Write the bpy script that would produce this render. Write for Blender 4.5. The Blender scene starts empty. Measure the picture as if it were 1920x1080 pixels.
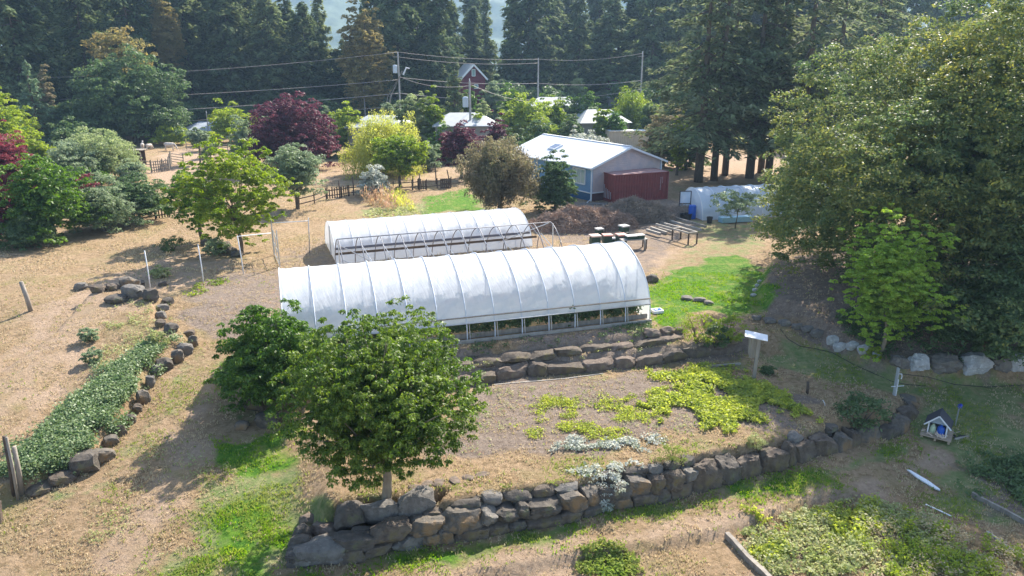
import bpy, math, random
import numpy as np
from mathutils import Vector, Matrix, noise
scene = bpy.context.scene
# ---------------------------------------------------------------- camera
F = 1371.0; CH = 13.4; TH = math.atan((540 - 110) / F)
cd = bpy.data.cameras.new('camera'); cam = bpy.data.objects.new('camera', cd)
scene.collection.objects.link(cam); scene.camera = cam
cam.location = (0, 0, CH); cam.rotation_euler = (math.pi / 2 - TH, 0, 0)
cd.sensor_width = 36; cd.lens = 36 * F / 1920; cd.clip_start = 0.5; cd.clip_end = 9000
# ---------------------------------------------------------------- sky, sun, exposure
SUN_EL = math.radians(40); SUN_AZ = math.radians(29)      # azimuth clockwise from +Y
SD = Vector((math.sin(SUN_AZ) * math.cos(SUN_EL), math.cos(SUN_AZ) * math.cos(SUN_EL), math.sin(SUN_EL)))
w = bpy.data.worlds.new("World"); scene.world = w; w.use_nodes = True
nt = w.node_tree; bg = nt.nodes['Background']; bg.inputs[1].default_value = 0.135
sk = nt.nodes.new('ShaderNodeTexSky'); sk.sky_type = 'NISHITA'; sk.sun_disc = False
sk.sun_elevation = SUN_EL; sk.sun_rotation = SUN_AZ; sk.air_density = 1.0; sk.dust_density = 1.2
nt.links.new(sk.outputs[0], bg.inputs[0])
sl = bpy.data.lights.new('sun', 'SUN'); sl.energy = 5.0; sl.angle = math.radians(0.53); sl.color = (1, 0.93, 0.82)
so = bpy.data.objects.new('sun', sl); scene.collection.objects.link(so)
so.rotation_euler = SD.to_track_quat('Z', 'Y').to_euler(); so.location = (20, 30, 60)
scene.view_settings.view_transform = 'Standard'; scene.view_settings.look = 'None'
scene.view_settings.gamma = 1; scene.view_settings.exposure = 1.3
try:
    scene.cycles.max_bounces = 7; scene.cycles.transparent_max_bounces = 8; scene.cycles.volume_bounces = 0
except Exception: pass
# ---------------------------------------------------------------- picture -> world
ct, st = math.cos(TH), math.sin(TH)
def P(px, py, z=0.0):
    u = (px - 960) / F; v = -(py - 540) / F
    r = np.array([u, ct + v * st, -st + v * ct]); t = (z - CH) / r[2]
    return np.array([0, 0, CH]) + r * t
def Z_at(py, y):                                         # height seen at row py at distance y
    v = -(py - 540) / F
    return CH + y * (-st + v * ct) / (ct + v * st)
def X_at(px, y, z=0.0):
    return (px - 960) / F * (y * ct - (z - CH) * st)
def PL(pts, z): return [tuple(P(a, b, z)[:2]) for a, b in pts]
# ---------------------------------------------------------------- terrain
def sdf(x, y, poly):                                     # signed distance, negative inside
    d = np.full(x.shape, 1e9); ins = np.zeros(x.shape, bool); n = len(poly)
    for i in range(n):
        ax, ay = poly[i]; bx, by = poly[(i + 1) % n]
        ex, ey = bx - ax, by - ay
        t = np.clip(((x - ax) * ex + (y - ay) * ey) / (ex * ex + ey * ey + 1e-12), 0, 1)
        d = np.minimum(d, np.hypot(x - ax - t * ex, y - ay - t * ey))
        c = ((ay > y) != (by > y)) & (x < (bx - ax) * (y - ay) / (by - ay + 1e-12) + ax)
        ins ^= c
    return np.where(ins, -d, d)
def pld(x, y, pl):                                       # distance to an open polyline
    d = np.full(x.shape, 1e9)
    for (ax, ay), (bx, by) in zip([p[:2] for p in pl], [p[:2] for p in pl][1:]):
        ex, ey = bx - ax, by - ay; t = np.clip(((x - ax) * ex + (y - ay) * ey) / (ex * ex + ey * ey + 1e-12), 0, 1)
        d = np.minimum(d, np.hypot(x - ax - t * ex, y - ay - t * ey))
    return d
def sm(t): t = np.clip(t, 0, 1); return t * t * (3 - 2 * t)
def cheap(x, y, s, seed=0):                              # smooth sum-of-sines noise, about -1..1
    r = np.random.RandomState(seed); o = 0
    for k in range(6):
        a = r.uniform(0, 6.28); f = s * r.uniform(.6, 1.7); o = o + np.sin((x * math.cos(a) + y * math.sin(a)) * f + r.uniform(0, 6.28))
    return o / 3.2
FZ = -2.4; GZ = -1.2; LZ = -0.55
WALL = PL([(540,1058),(652,1048),(758,1027),(813,1016),(924,999),(960,991),(1085,972),(1154,949),(1238,938),(1293,922),(1388,899),(1481,880),(1550,859),(1635,838)], FZ) + \
       PL([(1680,823),(1701,797)], -2.2) + PL([(1710,770),(1698,750)], -1.75)
TIER = PL([(632,985),(760,975),(840,960)], -1.9)
LROW = PL([(640,790),(760,745),(907,715),(984,701),(1075,698),(1108,693),(1172,688),(1276,672),(1356,666),(1393,658)], GZ)
UROW = PL([(700,715),(800,695),(887,681),(977,671),(1044,664),(1118,657),(1229,645),(1276,631)], LZ)
def shift(pl, d):                                        # move a polyline sideways (left of its direction)
    o = []
    for i, p in enumerate(pl):
        a = pl[max(i - 1, 0)]; b = pl[min(i + 1, len(pl) - 1)]
        e = np.array([b[0] - a[0], b[1] - a[1]]); e /= np.linalg.norm(e) + 1e-9
        o.append((p[0] - e[1] * d, p[1] + e[0] * d))
    return o
GARD = shift(WALL[3:], .42) + PL([(1640,700),(1500,672)], GZ) + [tuple(p) for p in reversed(LROW)] + PL([(580,800),(570,880),(600,955)], GZ) + shift(TIER, .35)
LEDG = shift(LROW, .3) + PL([(1430,640),(1330,600)], -.3) + list(reversed(UROW)) + PL([(640,740)], GZ)
BENC = shift(UROW, .25) + PL([(1300,600),(1500,560),(1500,430),(500,430),(470,600),(640,700)], 0)
ROCKC = [(72,922),(111,905),(153,885),(189,863),(205,833),(225,813),(242,791),(255,770),(267,753),(281,722),(292,700),(306,690),(331,675),(344,661),(361,647),(353,628),(319,619),(300,609),(300,594),(303,578),(314,567),(281,556),(244,550)]
def ramp(y): return float(np.interp(y, [0, 19, 40, 1e5], [-2.6, -2.4, 0, 0]))
def PR(pts):                                             # on the sloping left ground
    o = []
    for a, b in pts:
        z = -1.
        for _ in range(8): z = ramp(P(a, b, z)[1])
        o.append(tuple(P(a, b, z)[:2]))
    return o
CURV = PR(ROCKC)
LBED = shift(CURV, .25) + PR([(200,540),(100,640),(-60,760),(-80,960)])
BANK = PL([(1440,520),(1420,570),(1440,600),(1500,618),(1560,645),(1620,668),(1680,688),(1760,692),(1930,690),(2400,690),(2400,470),(1700,450),(1520,470)], -.6)
FURR = PL([(880,1072),(985,1058),(1107,1035),(1238,1019),(1349,991),(1440,962),(1560,925)], FZ)
FPOL = FURR + PL([(1620,930),(1500,1300),(600,1300)], FZ)
def terr(x, y):
    x = np.asarray(x, float); y = np.asarray(y, float)
    z = np.interp(y, [0, 24, 29, 32, 38, 60, 1e5], [-2.45, -2.4, -1.75, -1.25, 0, 0, 0])
    lf = sm((-x - 6) / 5)                                # the left slope is smoother
    z = z * (1 - lf) + np.interp(y, [0, 19, 40, 1e5], [-2.6, -2.4, 0, 0]) * lf
    z = z + .05 * cheap(x, y, .9, 3) + .03 * cheap(x, y, 2.6, 4)
    far = sm((y - 60) / 40); z = z * (1 - far)
    m = sm(.5 - sdf(x, y, BENC) / .8); z = z * (1 - m) + (0.02 * cheap(x, y, 1.5, 6)) * m
    m = sm(.5 - sdf(x, y, LEDG) / .3); z = z * (1 - m) + (LZ + .04 * cheap(x, y, 2, 7)) * m
    dw = np.minimum(np.minimum(pld(x, y, WALL[3:]), pld(x, y, TIER)), pld(x, y, LROW)); m = sm(.5 - sdf(x, y, GARD) / (.3 + 2.6 * sm((dw - .6) / 2))); z = z * (1 - m) + (GZ + .05 * cheap(x, y, 1.6, 5)) * m
    d = sdf(x, y, LBED); z = z + .5 * sm(.5 - d / .35) * sm((6 + d) / 5)
    d = sdf(x, y, BANK); z = z + .75 * sm(.5 - d / .7) + .7 * sm(-d / 6)
    d = sdf(x, y, FPOL); z = z - .28 * sm(.5 - d / .3)
    return z
TT = np.geomspace(12, 1500, 2600)
def G(px, py):                                           # the ground point seen at a pixel
    u = (px - 960) / F; v = -(py - 540) / F
    r = np.array([u, ct + v * st, -st + v * ct])
    X = r[0] * TT; Y = r[1] * TT; Zr = CH + r[2] * TT
    dz = Zr - terr(X, Y); i = int(np.argmax(dz < 0)); i = max(i, 1)
    f = dz[i - 1] / (dz[i - 1] - dz[i]); t = TT[i - 1] + f * (TT[i] - TT[i - 1])
    p = np.array([0, 0, CH]) + r * t
    return Vector((p[0], p[1], float(terr(p[0], p[1]))))
def GX(px, y):                                           # ground point in column px at distance y
    x = 0
    for _ in range(3):
        z = float(terr(x, y)); x = X_at(px, y, z)
    return Vector((x, y, z))
_pg = {}
def PG(pts):                                             # a pixel outline laid on the real terrain
    k = tuple(pts)
    if k not in _pg: _pg[k] = [tuple(G(a, b)[:2]) for a, b in pts]
    return _pg[k]
def mpp(p): return (p[1] * ct - (p[2] - CH) * st) / F     # metres per photo pixel there
# ---------------------------------------------------------------- mesh helpers
col = scene.collection
def mk(name, verts, faces, mat, parent=None, smooth=False):
    me = bpy.data.meshes.new(name)
    me.from_pydata([tuple(v) for v in verts], [], faces)
    if mat: me.materials.append(mat)
    if smooth: me.polygons.foreach_set('use_smooth', [True] * len(me.polygons))
    me.update(); o = bpy.data.objects.new(name, me); col.objects.link(o)
    if parent: o.parent = parent
    return o
def fastquads(name, V, mat, parent=None):                # V: (n*4,3) array of loose quads
    n = len(V) // 4; me = bpy.data.meshes.new(name)
    me.vertices.add(n * 4); me.vertices.foreach_set('co', V.astype(np.float32).ravel())
    me.loops.add(n * 4); me.loops.foreach_set('vertex_index', np.arange(n * 4, dtype=np.int32))
    me.polygons.add(n); me.polygons.foreach_set('loop_start', np.arange(0, n * 4, 4, dtype=np.int32))
    me.materials.append(mat); me.update(calc_edges=True); me.validate()
    o = bpy.data.objects.new(name, me); col.objects.link(o)
    if parent: o.parent = parent
    return o
class MB:
    def __init__(s): s.v = []; s.f = []
    def box(s, c, sz, rz=0, M=None):
        b = len(s.v); cz, sz_ = math.cos(rz), math.sin(rz)
        for dx in (-.5, .5):
            for dy in (-.5, .5):
                for dz in (-.5, .5):
                    x, y, z = dx * sz[0], dy * sz[1], dz * sz[2]
                    p = Vector((c[0] + x * cz - y * sz_, c[1] + x * sz_ + y * cz, c[2] + z))
                    s.v.append(M @ p if M else p)
        s.f += [[b + i for i in q] for q in ((0,1,3,2),(4,6,7,5),(0,4,5,1),(2,3,7,6),(0,2,6,4),(1,5,7,3))]
        return s
    def beam(s, p, q, a, b2=None, up=(0, 0, 1)):           # square bar from p to q
        p = Vector(p); q = Vector(q); b2 = b2 or a; d = (q - p).normalized(); up = Vector(up)
        if abs(d.dot(up)) > .98: up = Vector((1, 0, 0))
        u = d.cross(up).normalized() * a / 2; v2 = u.cross(d).normalized() * b2 / 2; b = len(s.v)
        for e in (p, q):
            s.v += [e - u - v2, e + u - v2, e + u + v2, e - u + v2]
        s.f += [[b + i for i in f] for f in ((0,3,2,1),(4,5,6,7),(0,1,5,4),(1,2,6,5),(2,3,7,6),(3,0,4,7))]
        return s
    def tube(s, pts, rad, n=6):
        pts = [Vector(p) for p in pts]; m = len(pts)
        if not hasattr(rad, '__len__'): rad = [rad] * m
        b = len(s.v)
        for i, p in enumerate(pts):
            d = (pts[min(i + 1, m - 1)] - pts[max(i - 1, 0)]).normalized()
            a = Vector((0, 0, 1)) if abs(d.z) < .9 else Vector((1, 0, 0))
            u = d.cross(a).normalized(); v2 = d.cross(u)
            for k in range(n):
                t = 2 * math.pi * k / n
                s.v.append(p + (u * math.cos(t) + v2 * math.sin(t)) * rad[i])
        for i in range(m - 1):
            for k in range(n):
                k2 = (k + 1) % n
                s.f.append([b + i * n + k, b + i * n + k2, b + (i + 1) * n + k2, b + (i + 1) * n + k])
        s.f.append([b + k for k in range(n)][::-1]); s.f.append([b + (m - 1) * n + k for k in range(n)])
        return s
    def poly(s, pts):
        b = len(s.v); s.v += [Vector(p) for p in pts]; s.f.append(list(range(b, b + len(pts)))); return s
    def prism(s, pts, d):                                 # thick sheet: outline pts swept by d
        b = len(s.v); n = len(pts); d = Vector(d)
        s.v += [Vector(p) for p in pts] + [Vector(p) + d for p in pts]
        s.f.append(list(range(b, b + n))[::-1]); s.f.append(list(range(b + n, b + 2 * n)))
        for i in range(n):
            j = (i + 1) % n; s.f.append([b + i, b + j, b + n + j, b + n + i])
        return s
    def build(s, name, mat, parent=None, smooth=False, origin=None):
        if origin is not None:
            o = Vector(origin); s.v = [v - o for v in s.v]
        return mk(name, s.v, s.f, mat, parent, smooth)
def tag(o, label=None, cat=None, group=None, kind=None):
    if label: o['label'] = label
    if cat: o['category'] = cat
    if group: o['group'] = group
    if kind: o['kind'] = kind
    return o
def thing(name, label, cat, loc=(0, 0, 0), rz=0, group=None):
    o = bpy.data.objects.new(name, None); col.objects.link(o); o.empty_display_size = .3
    o.location = loc; o.rotation_euler = (0, 0, rz); return tag(o, label, cat, group)
def dup(root, loc, rz=None, sc=None, label=None, group=None):
    r = root.copy(); col.objects.link(r); r.location = loc
    if rz is not None: r.rotation_euler = (0, 0, rz)
    if sc is not None: r.scale = sc
    if label: r['label'] = label
    if group: r['group'] = group
    for ch in list(root.children):
        c = ch.copy(); col.objects.link(c); c.parent = r
        for g in list(ch.children):
            q = g.copy(); col.objects.link(q); q.parent = c
    return r
# ---------------------------------------------------------------- materials
def N(nt, t, **k):
    n = nt.nodes.new(t)
    for a, b in k.items(): setattr(n, a, b)
    return n
def mix(nt, fac, a, b):
    m = N(nt, 'ShaderNodeMix', data_type='RGBA')
    for s, v in ((m.inputs[0], fac), (m.inputs[6], a), (m.inputs[7], b)):
        if hasattr(v, 'links') or hasattr(v, 'is_output'): nt.links.new(v, s)
        elif isinstance(v, tuple): s.default_value = (*v[:3], 1)
        else: s.default_value = v
    return m.outputs[2]
def rng(nt, v, a, b, c=0, d=1):
    m = N(nt, 'ShaderNodeMapRange'); nt.links.new(v, m.inputs[0])
    for i, q in enumerate((a, b, c, d)): m.inputs[i + 1].default_value = q
    return m.outputs[0]
def nz(nt, vec, scale, detail=4, rough=.6, dist=0):
    n = N(nt, 'ShaderNodeTexNoise'); n.inputs['Scale'].default_value = scale; n.inputs['Detail'].default_value = detail
    n.inputs['Roughness'].default_value = rough; n.inputs['Distortion'].default_value = dist
    if vec is not None: nt.links.new(vec, n.inputs['Vector'])
    return n.outputs['Fac']
def newmat(name):
    m = bpy.data.materials.new(name); m.use_nodes = True; t = m.node_tree
    return m, t, t.nodes['Principled BSDF']
def vec_of(t, kind='Object'):
    return N(t, 'ShaderNodeTexCoord').outputs[kind]
def simple(name, c1, c2=None, rough=.7, scale=4, metal=0, bump=0, stretch=None, bscale=None, spec=.4):
    m, t, b = newmat(name); c2 = c2 or tuple(x * .7 for x in c1)
    v = vec_of(t)
    if stretch:
        mp = N(t, 'ShaderNodeMapping'); mp.inputs['Scale'].default_value = stretch; t.links.new(v, mp.inputs[0]); v = mp.outputs[0]
    f = rng(t, nz(t, v, scale, 5), .3, .7)
    t.links.new(mix(t, f, c1, c2), b.inputs['Base Color'])
    b.inputs['Roughness'].default_value = rough; b.inputs['Metallic'].default_value = metal
    b.inputs['Specular IOR Level'].default_value = spec
    if bump:
        bp = N(t, 'ShaderNodeBump'); bp.inputs['Strength'].default_value = bump; bp.inputs['Distance'].default_value = .05
        t.links.new(nz(t, v, bscale or scale * 4, 6), bp.inputs['Height']); t.links.new(bp.outputs[0], b.inputs['Normal'])
    return m
def leafmat(name, c1, c2, c3=None, trans=.4, clump=.35, gloss=.35, tint=1.5):
    m, t, b = newmat(name); c3 = c3 or c2
    g = N(t, 'ShaderNodeNewGeometry'); v = vec_of(t)
    f = rng(t, nz(t, v, clump, 3), .35, .65)
    base = mix(t, g.outputs['Random Per Island'], c1, c2)
    f2 = N(t, 'ShaderNodeMath', operation='MULTIPLY'); t.links.new(f, f2.inputs[0])
    r2 = N(t, 'ShaderNodeMath', operation='FRACT'); r3 = N(t, 'ShaderNodeMath', operation='MULTIPLY')
    t.links.new(g.outputs['Random Per Island'], r3.inputs[0]); r3.inputs[1].default_value = 7.3
    t.links.new(r3.outputs[0], r2.inputs[0]); t.links.new(r2.outputs[0], f2.inputs[1])
    base = mix(t, f2.outputs[0], base, c3)
    oi = N(t, 'ShaderNodeObjectInfo'); hv_ = N(t, 'ShaderNodeHueSaturation'); t.links.new(rng(t, oi.outputs['Random'], 0, 1, .72, 1.3), hv_.inputs['Value'])
    t.links.new(rng(t, oi.outputs['Random'], 0, 1, .515, .485), hv_.inputs['Hue'])
    if name in ('fir_needle', 'cedar_needle'): t.links.new(base, hv_.inputs['Color']); base = hv_.outputs[0]
    t.links.new(base, b.inputs['Base Color']); b.inputs['Roughness'].default_value = .5 if gloss > .1 else .8
    b.inputs['Specular IOR Level'].default_value = gloss
    tr = N(t, 'ShaderNodeBsdfTranslucent'); ms = N(t, 'ShaderNodeMixShader'); ms.inputs[0].default_value = trans
    hs = N(t, 'ShaderNodeHueSaturation'); hs.inputs['Saturation'].default_value = 1.15; hs.inputs['Value'].default_value = tint
    t.links.new(base, hs.inputs['Color']); t.links.new(hs.outputs[0], tr.inputs[0])
    t.links.new(b.outputs[0], ms.inputs[1]); t.links.new(tr.outputs[0], ms.inputs[2])
    t.links.new(ms.outputs[0], t.nodes['Material Output'].inputs[0])
    return m
L = dict(
  walnut=leafmat('walnut_leaf', (.032,.072,.011), (.12,.21,.028), (.28,.35,.06), .42, gloss=.4),  # light third tone stands in for yellow-green highlights on the leaves
  cherry=leafmat('broad_leaf', (.055,.12,.02), (.11,.20,.03), (.20,.30,.05), .42, gloss=.35),
  maple=leafmat('maple_leaf', (.055,.105,.045), (.145,.205,.085), (.36,.33,.08), .38, gloss=.15, tint=1.5, clump=.16),  # yellow third tone imitates sun highlights on the crown
  young=leafmat('young_leaf', (.11,.18,.025), (.24,.32,.04), (.33,.37,.06), .5),
  bright=leafmat('fresh_leaf', (.30,.42,.07), (.44,.55,.11), (.20,.32,.05), .5, gloss=.2),
  lime=leafmat('lime_leaf', (.26,.34,.05), (.38,.42,.08), (.17,.25,.05), .5, gloss=.2),
  yellow=leafmat('golden_leaf', (.45,.46,.10), (.52,.50,.14), (.28,.35,.08), .5, gloss=.2),
  plum=leafmat('plum_leaf', (.06,.025,.042), (.115,.035,.055), (.20,.07,.08), .38, tint=1.7, gloss=.2),
  red=leafmat('red_leaf', (.19,.04,.06), (.29,.08,.10), (.18,.06,.06), .4, gloss=.2),
  sage=leafmat('sage_leaf', (.19,.25,.14), (.30,.35,.22), (.14,.20,.08), .4, gloss=.2),
  pale=leafmat('pale_leaf', (.25,.31,.14), (.35,.38,.20), (.20,.26,.10), .45, gloss=.2),
  hazel=leafmat('hazel_leaf', (.19,.16,.10), (.27,.22,.14), (.22,.23,.10), .4, gloss=.15),
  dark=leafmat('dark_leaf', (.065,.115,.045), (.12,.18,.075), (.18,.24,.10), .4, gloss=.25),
  fir=leafmat('fir_needle', (.045,.075,.036), (.17,.225,.10), (.25,.27,.12), .3, gloss=.08, tint=1.8),
  firn=leafmat('near_fir_needle', (.045,.068,.035), (.17,.215,.10), (.28,.29,.16), .3, gloss=.08, tint=1.8),
  cedar=leafmat('cedar_needle', (.06,.092,.042), (.19,.24,.105), (.25,.26,.12), .35, gloss=.08, tint=1.6),
  spruce=leafmat('spruce_needle', (.14,.22,.13), (.22,.30,.18), (.26,.33,.17), .3, gloss=.1),
  gold=leafmat('gold_leaf', (.30,.24,.10), (.36,.28,.11), (.18,.20,.08), .42, gloss=.15),
  bramble=leafmat('bramble_leaf', (.12,.19,.07), (.33,.39,.21), (.09,.16,.05), .35, clump=1.5, gloss=.45),
  veg=leafmat('vegetable_leaf', (.34,.39,.07), (.52,.54,.13), (.16,.23,.06), .5, clump=1.2, gloss=.2),
  silver=leafmat('silver_leaf', (.46,.48,.42), (.60,.60,.54), (.2,.24,.13), .3, clump=1.5),
  corn=leafmat('dry_corn_leaf', (.48,.28,.20), (.56,.40,.27), (.35,.33,.14), .4),
  grass=leafmat('grass_blade', (.17,.25,.05), (.26,.32,.07), (.36,.34,.13), .4, clump=.5, gloss=.1),
  lush=leafmat('lush_grass_blade', (.11,.24,.025), (.19,.32,.035), (.34,.38,.08), .5, clump=.8, gloss=.1),
  straw=leafmat('straw_blade', (.50,.39,.25), (.60,.49,.34), (.34,.30,.17), .3, clump=.5, gloss=.1),
  weed=leafmat('weed_leaf', (.25,.31,.10), (.39,.41,.18), (.52,.46,.30), .4, clump=.8, gloss=.2),
)
bark = simple('bark', (.16,.12,.085), (.07,.055,.04), .9, 6, bump=.8, stretch=(1,1,.25))
barkl = simple('pale_bark', (.30,.25,.18), (.16,.13,.10), .9, 6, bump=.6, stretch=(1,1,.3))
wood_g = simple('weathered_wood', (.34,.30,.25), (.20,.17,.14), .85, 5, bump=.5, stretch=(1,1,.2))
wood_d = simple('dark_wood', (.12,.085,.06), (.06,.045,.035), .85, 5, bump=.5)
wood_p = simple('plank_wood', (.42,.38,.33), (.28,.25,.21), .8, 3, bump=.4)
steel = simple('galvanised_steel', (.55,.57,.58), (.42,.44,.46), .4, 6, metal=.7)
white = simple('white_paint', (.78,.79,.8), (.68,.69,.7), .5, 2)
black = simple('black_plastic', (.02,.02,.022), (.04,.04,.04), .5, 5)
blue = simple('blue_plastic', (.015,.12,.55), (.02,.09,.42), .4, 5)
hoopm = simple('dull_steel', (.22,.22,.24), (.15,.15,.17), .5, 6, metal=.3)
ribm = simple('pale_rib', (.72,.75,.8), (.6,.64,.7), .5, 6)
rope = simple('wire_cable', (.42,.36,.31), (.3,.26,.23), .6, 5)
def rockmat(name, c1, c2, lich, amt=.5):
    m, t, b = newmat(name); v = vec_of(t)
    base = mix(t, rng(t, nz(t, v, 2.2, 8, .65), .35, .65), c1, c2)
    base = mix(t, rng(t, nz(t, v, 6, 8, .75), .54, .64, 0, .8), base, tuple(min(1, x * 2.8) for x in c1))
    base = mix(t, rng(t, nz(t, v, 3, 8, .75), .56, .66, 0, .8), base, tuple(x * .35 for x in c1))
    base = mix(t, rng(t, nz(t, v, 1.3, 6, .6), 1 - amt, 1.12 - amt), base, lich)
    t.links.new(base, b.inputs['Base Color']); b.inputs['Roughness'].default_value = .9
    bp = N(t, 'ShaderNodeBump'); bp.inputs['Strength'].default_value = .9; bp.inputs['Distance'].default_value = .06
    t.links.new(nz(t, v, 7, 9, .7), bp.inputs['Height']); t.links.new(bp.outputs[0], b.inputs['Normal'])
    return m
RK = [rockmat('grey_granite', (.06,.05,.04), (.125,.105,.085), (.13,.14,.06), .42),
      rockmat('brown_stone', (.075,.055,.04), (.15,.12,.09), (.15,.12,.05), .45),
      rockmat('pale_granite', (.11,.098,.085), (.20,.18,.155), (.16,.17,.08), .38),
      rockmat('lichen_stone', (.085,.073,.06), (.17,.145,.115), (.22,.14,.07), .50)]
RKL = rockmat('white_stone', (.30,.30,.295), (.48,.475,.46), (.25,.26,.2), .35)
RKP = rockmat('sandy_stone', (.11,.08,.06), (.20,.15,.115), (.22,.2,.1), .4)
# ---------------------------------------------------------------- the ground sheet
def grid_axis(lo, f0, f1, step, hi, g):
    a = list(np.arange(f0, f1, step)); s = step; x = a[0]
    while x > lo: s *= g; x -= s; a.insert(0, x)
    s = step; x = a[-1]
    while x < hi: s *= g; x += s; a.append(x)
    return np.array(a)
gx = grid_axis(-1500, -32, 34, .2, 1500, 1.12); gy = grid_axis(-200, 17, 44, .2, 1400, 1.05)
XX, YY = np.meshgrid(gx, gy); nx, ny = len(gx), len(gy)
ZZ = terr(XX.ravel(), YY.ravel())
def msk(poly, z, soft=1.0):
    return sm(.5 - (sdf(XX.ravel(), YY.ravel(), PG(poly)) + .5 * cheap(XX.ravel(), YY.ravel(), 1.3, 71) + .3 * cheap(XX.ravel(), YY.ravel(), 3.4, 72)) / (2 * soft))
xr, yr = XX.ravel(), YY.ravel()
LUSH = [([(560,1080),(960,1003),(1293,935),(1500,890),(1690,812),(1715,835),(1515,915),(1300,960),(970,1026),(570,1105)], 0, .72), ([(1213,535),(1290,500),(1380,478),(1432,500),(1445,560),(1400,598),(1330,585),(1290,600),(1235,612),(1218,590)], 0, 1.),
        ([(790,372),(880,352),(905,395),(800,400)], 0, .95), ([(1180,640),(1240,600),(1300,590),(1290,615),(1215,640)], 0, .7),
        ([(425,835),(540,800),(560,870),(470,880),(430,872)], -1.9, 1.), ([(310,1090),(370,1010),(440,930),(520,905),(545,960),(520,1090)], -2.3, .75),
        ([(1320,950),(1500,900),(1560,905),(1330,965)], -2.4, .35)]
MID = [([(700,690),(880,655),(1215,614),(1222,626),(880,672),(700,705)], 0, .6), ([(540,1075),(760,1035),(960,1003),(1293,935),(1500,892),(1700,815),(1730,860),(1560,900),(1300,955),(960,1025),(560,1090)], -2.4, .85),
       ([(1400,650),(1560,640),(1700,700),(1930,700),(2000,1010),(1780,960),(1700,840),(1720,760),(1600,730),(1430,690)], -1.4, .75),
       ([(680,395),(880,360),(960,400),(640,405)], 0, .6), ([(70,935),(200,865),(270,770),(350,665),(400,640),(400,700),(330,800),(220,930),(80,1000)], -1.6, .42),
       ([(1010,680),(1230,655),(1400,665),(1430,700),(1200,690)], -1.2, .45), ([(1200,470),(1430,430),(1450,480),(1300,500),(1215,530)], 0, .45),
       ([(380,900),(560,870),(640,960),(540,1080),(300,1090)], -2.2, .85), ([(400,640),(500,650),(540,800),(420,800),(380,720)], -1, .5),
       ([(980,1080),(1060,1040),(1200,1030),(1260,1090)], -2.5, .55), ([(600,950),(1000,880),(1250,830),(1500,800),(1430,830),(1000,935),(700,975)], -1.2, .45),
       ([(1240,405),(1430,420),(1430,470),(1330,460)], 0, .5)]
SOIL = [([(770,880),(860,740),(1000,712),(1200,694),(1330,690),(1500,745),(1490,800),(1250,815),(1100,850),(900,850)], -1.2, .9),
        ([(330,560),(420,500),(600,520),(560,640),(430,650),(330,610)], -.2, .65), ([(960,430),(1040,380),(1260,370),(1310,420),(1210,530),(1160,480)], 0, .6),
        ([(1430,510),(1560,470),(2000,480),(2000,690),(1680,680),(1440,600)], -.3, .95), ([(1400,1000),(1640,950),(1930,1090),(1400,1090)], -2.4, .6),
        ([(1800,880),(1930,850),(1960,1000),(1860,960)], -2.2, .7), ([(610,700),(880,648),(1215,610),(1225,636),(1285,645),(1395,655),(1390,668),(900,722),(640,790)], -.6, 1.),
        ([(640,430),(1000,415),(1060,470),(520,520),(500,480)], 0, .5)]
PALE = [([(-20,860),(60,740),(160,620),(240,540),(262,548),(190,630),(100,760),(20,900)], 0, .75), ([(40,600),(200,520),(330,470),(345,482),(220,540),(70,620)], 0, .7), ([(640,1095),(900,1042),(1240,975),(1500,930),(1640,893),(1760,830),(1800,850),(1640,925),(1500,965),(1400,990),(1250,1030),(1000,1095)], 0, .85), ([(560,770),(900,725),(1130,703),(1130,712),(900,740),(600,790)], 0, .6), ([(-60,700),(120,560),(250,500),(480,480),(300,560),(180,640),(60,760),(-60,900)], -.3, .55), ([(1130,500),(1150,470),(1280,465),(1250,500)], 0, .7),
        ([(250,320),(330,275),(480,280),(420,330),(330,350)], 0, .9), ([(1230,340),(1235,290),(1480,290),(1480,345)], 0, .9), ([(500,350),(520,320),(880,300),(900,345)], 0, .5),
        ([(150,1090),(280,870),(385,690),(420,690),(400,850),(330,1000),(250,1090)], -1.8, .6)]
def layer(lst):
    o = np.zeros(len(xr))
    for p, z, a in lst: o = np.maximum(o, a * msk(p, z))
    return o
cR, cG, cB, cA = layer(LUSH), layer(SOIL), layer(MID), layer(PALE)
cB = cB * (1 - .85 * sm(cA * 1.6)) ; cR = cR * (1 - .1 * sm(cA))
# wood floor: bare dark litter under the far trees
cG = np.maximum(cG, .8 * sm((yr - 140) / 15))
gm, gt, gb = newmat('ground_cover')
at = N(gt, 'ShaderNodeAttribute', attribute_name='cover'); sp = N(gt, 'ShaderNodeSeparateColor'); gt.links.new(at.outputs['Color'], sp.inputs[0])
at2 = N(gt, 'ShaderNodeAttribute', attribute_name='pale')
gv = N(gt, 'ShaderNodeNewGeometry').outputs['Position']
def thr(mask, scale, amt=.8, lo=.0):
    amt = amt * 1.5                      # ragged edge of a patch
    n = nz(gt, gv, scale, 8, .68)
    a = N(gt, 'ShaderNodeMath', operation='ADD'); s = N(gt, 'ShaderNodeMath', operation='MULTIPLY')
    gt.links.new(n, s.inputs[0]); s.inputs[1].default_value = amt
    gt.links.new(s.outputs[0], a.inputs[0]); gt.links.new(mask, a.inputs[1])
    return rng(gt, a.outputs[0], .5 + amt * .5 - .14 + lo, .5 + amt * .5 + .14 + lo)
base = mix(gt, rng(gt, nz(gt, gv, .5, 7, .65), .38, .62), (.375,.255,.145), (.465,.325,.205))
base = mix(gt, rng(gt, nz(gt, gv, 3.2, 8, .75), .46, .60, 0, .85), base, (.22,.155,.08))
base = mix(gt, rng(gt, nz(gt, gv, 7, 7, .8), .57, .66, 0, .7), base, (.16,.125,.06))  # dark specks painted in for the small shadows of grass tufts
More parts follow.
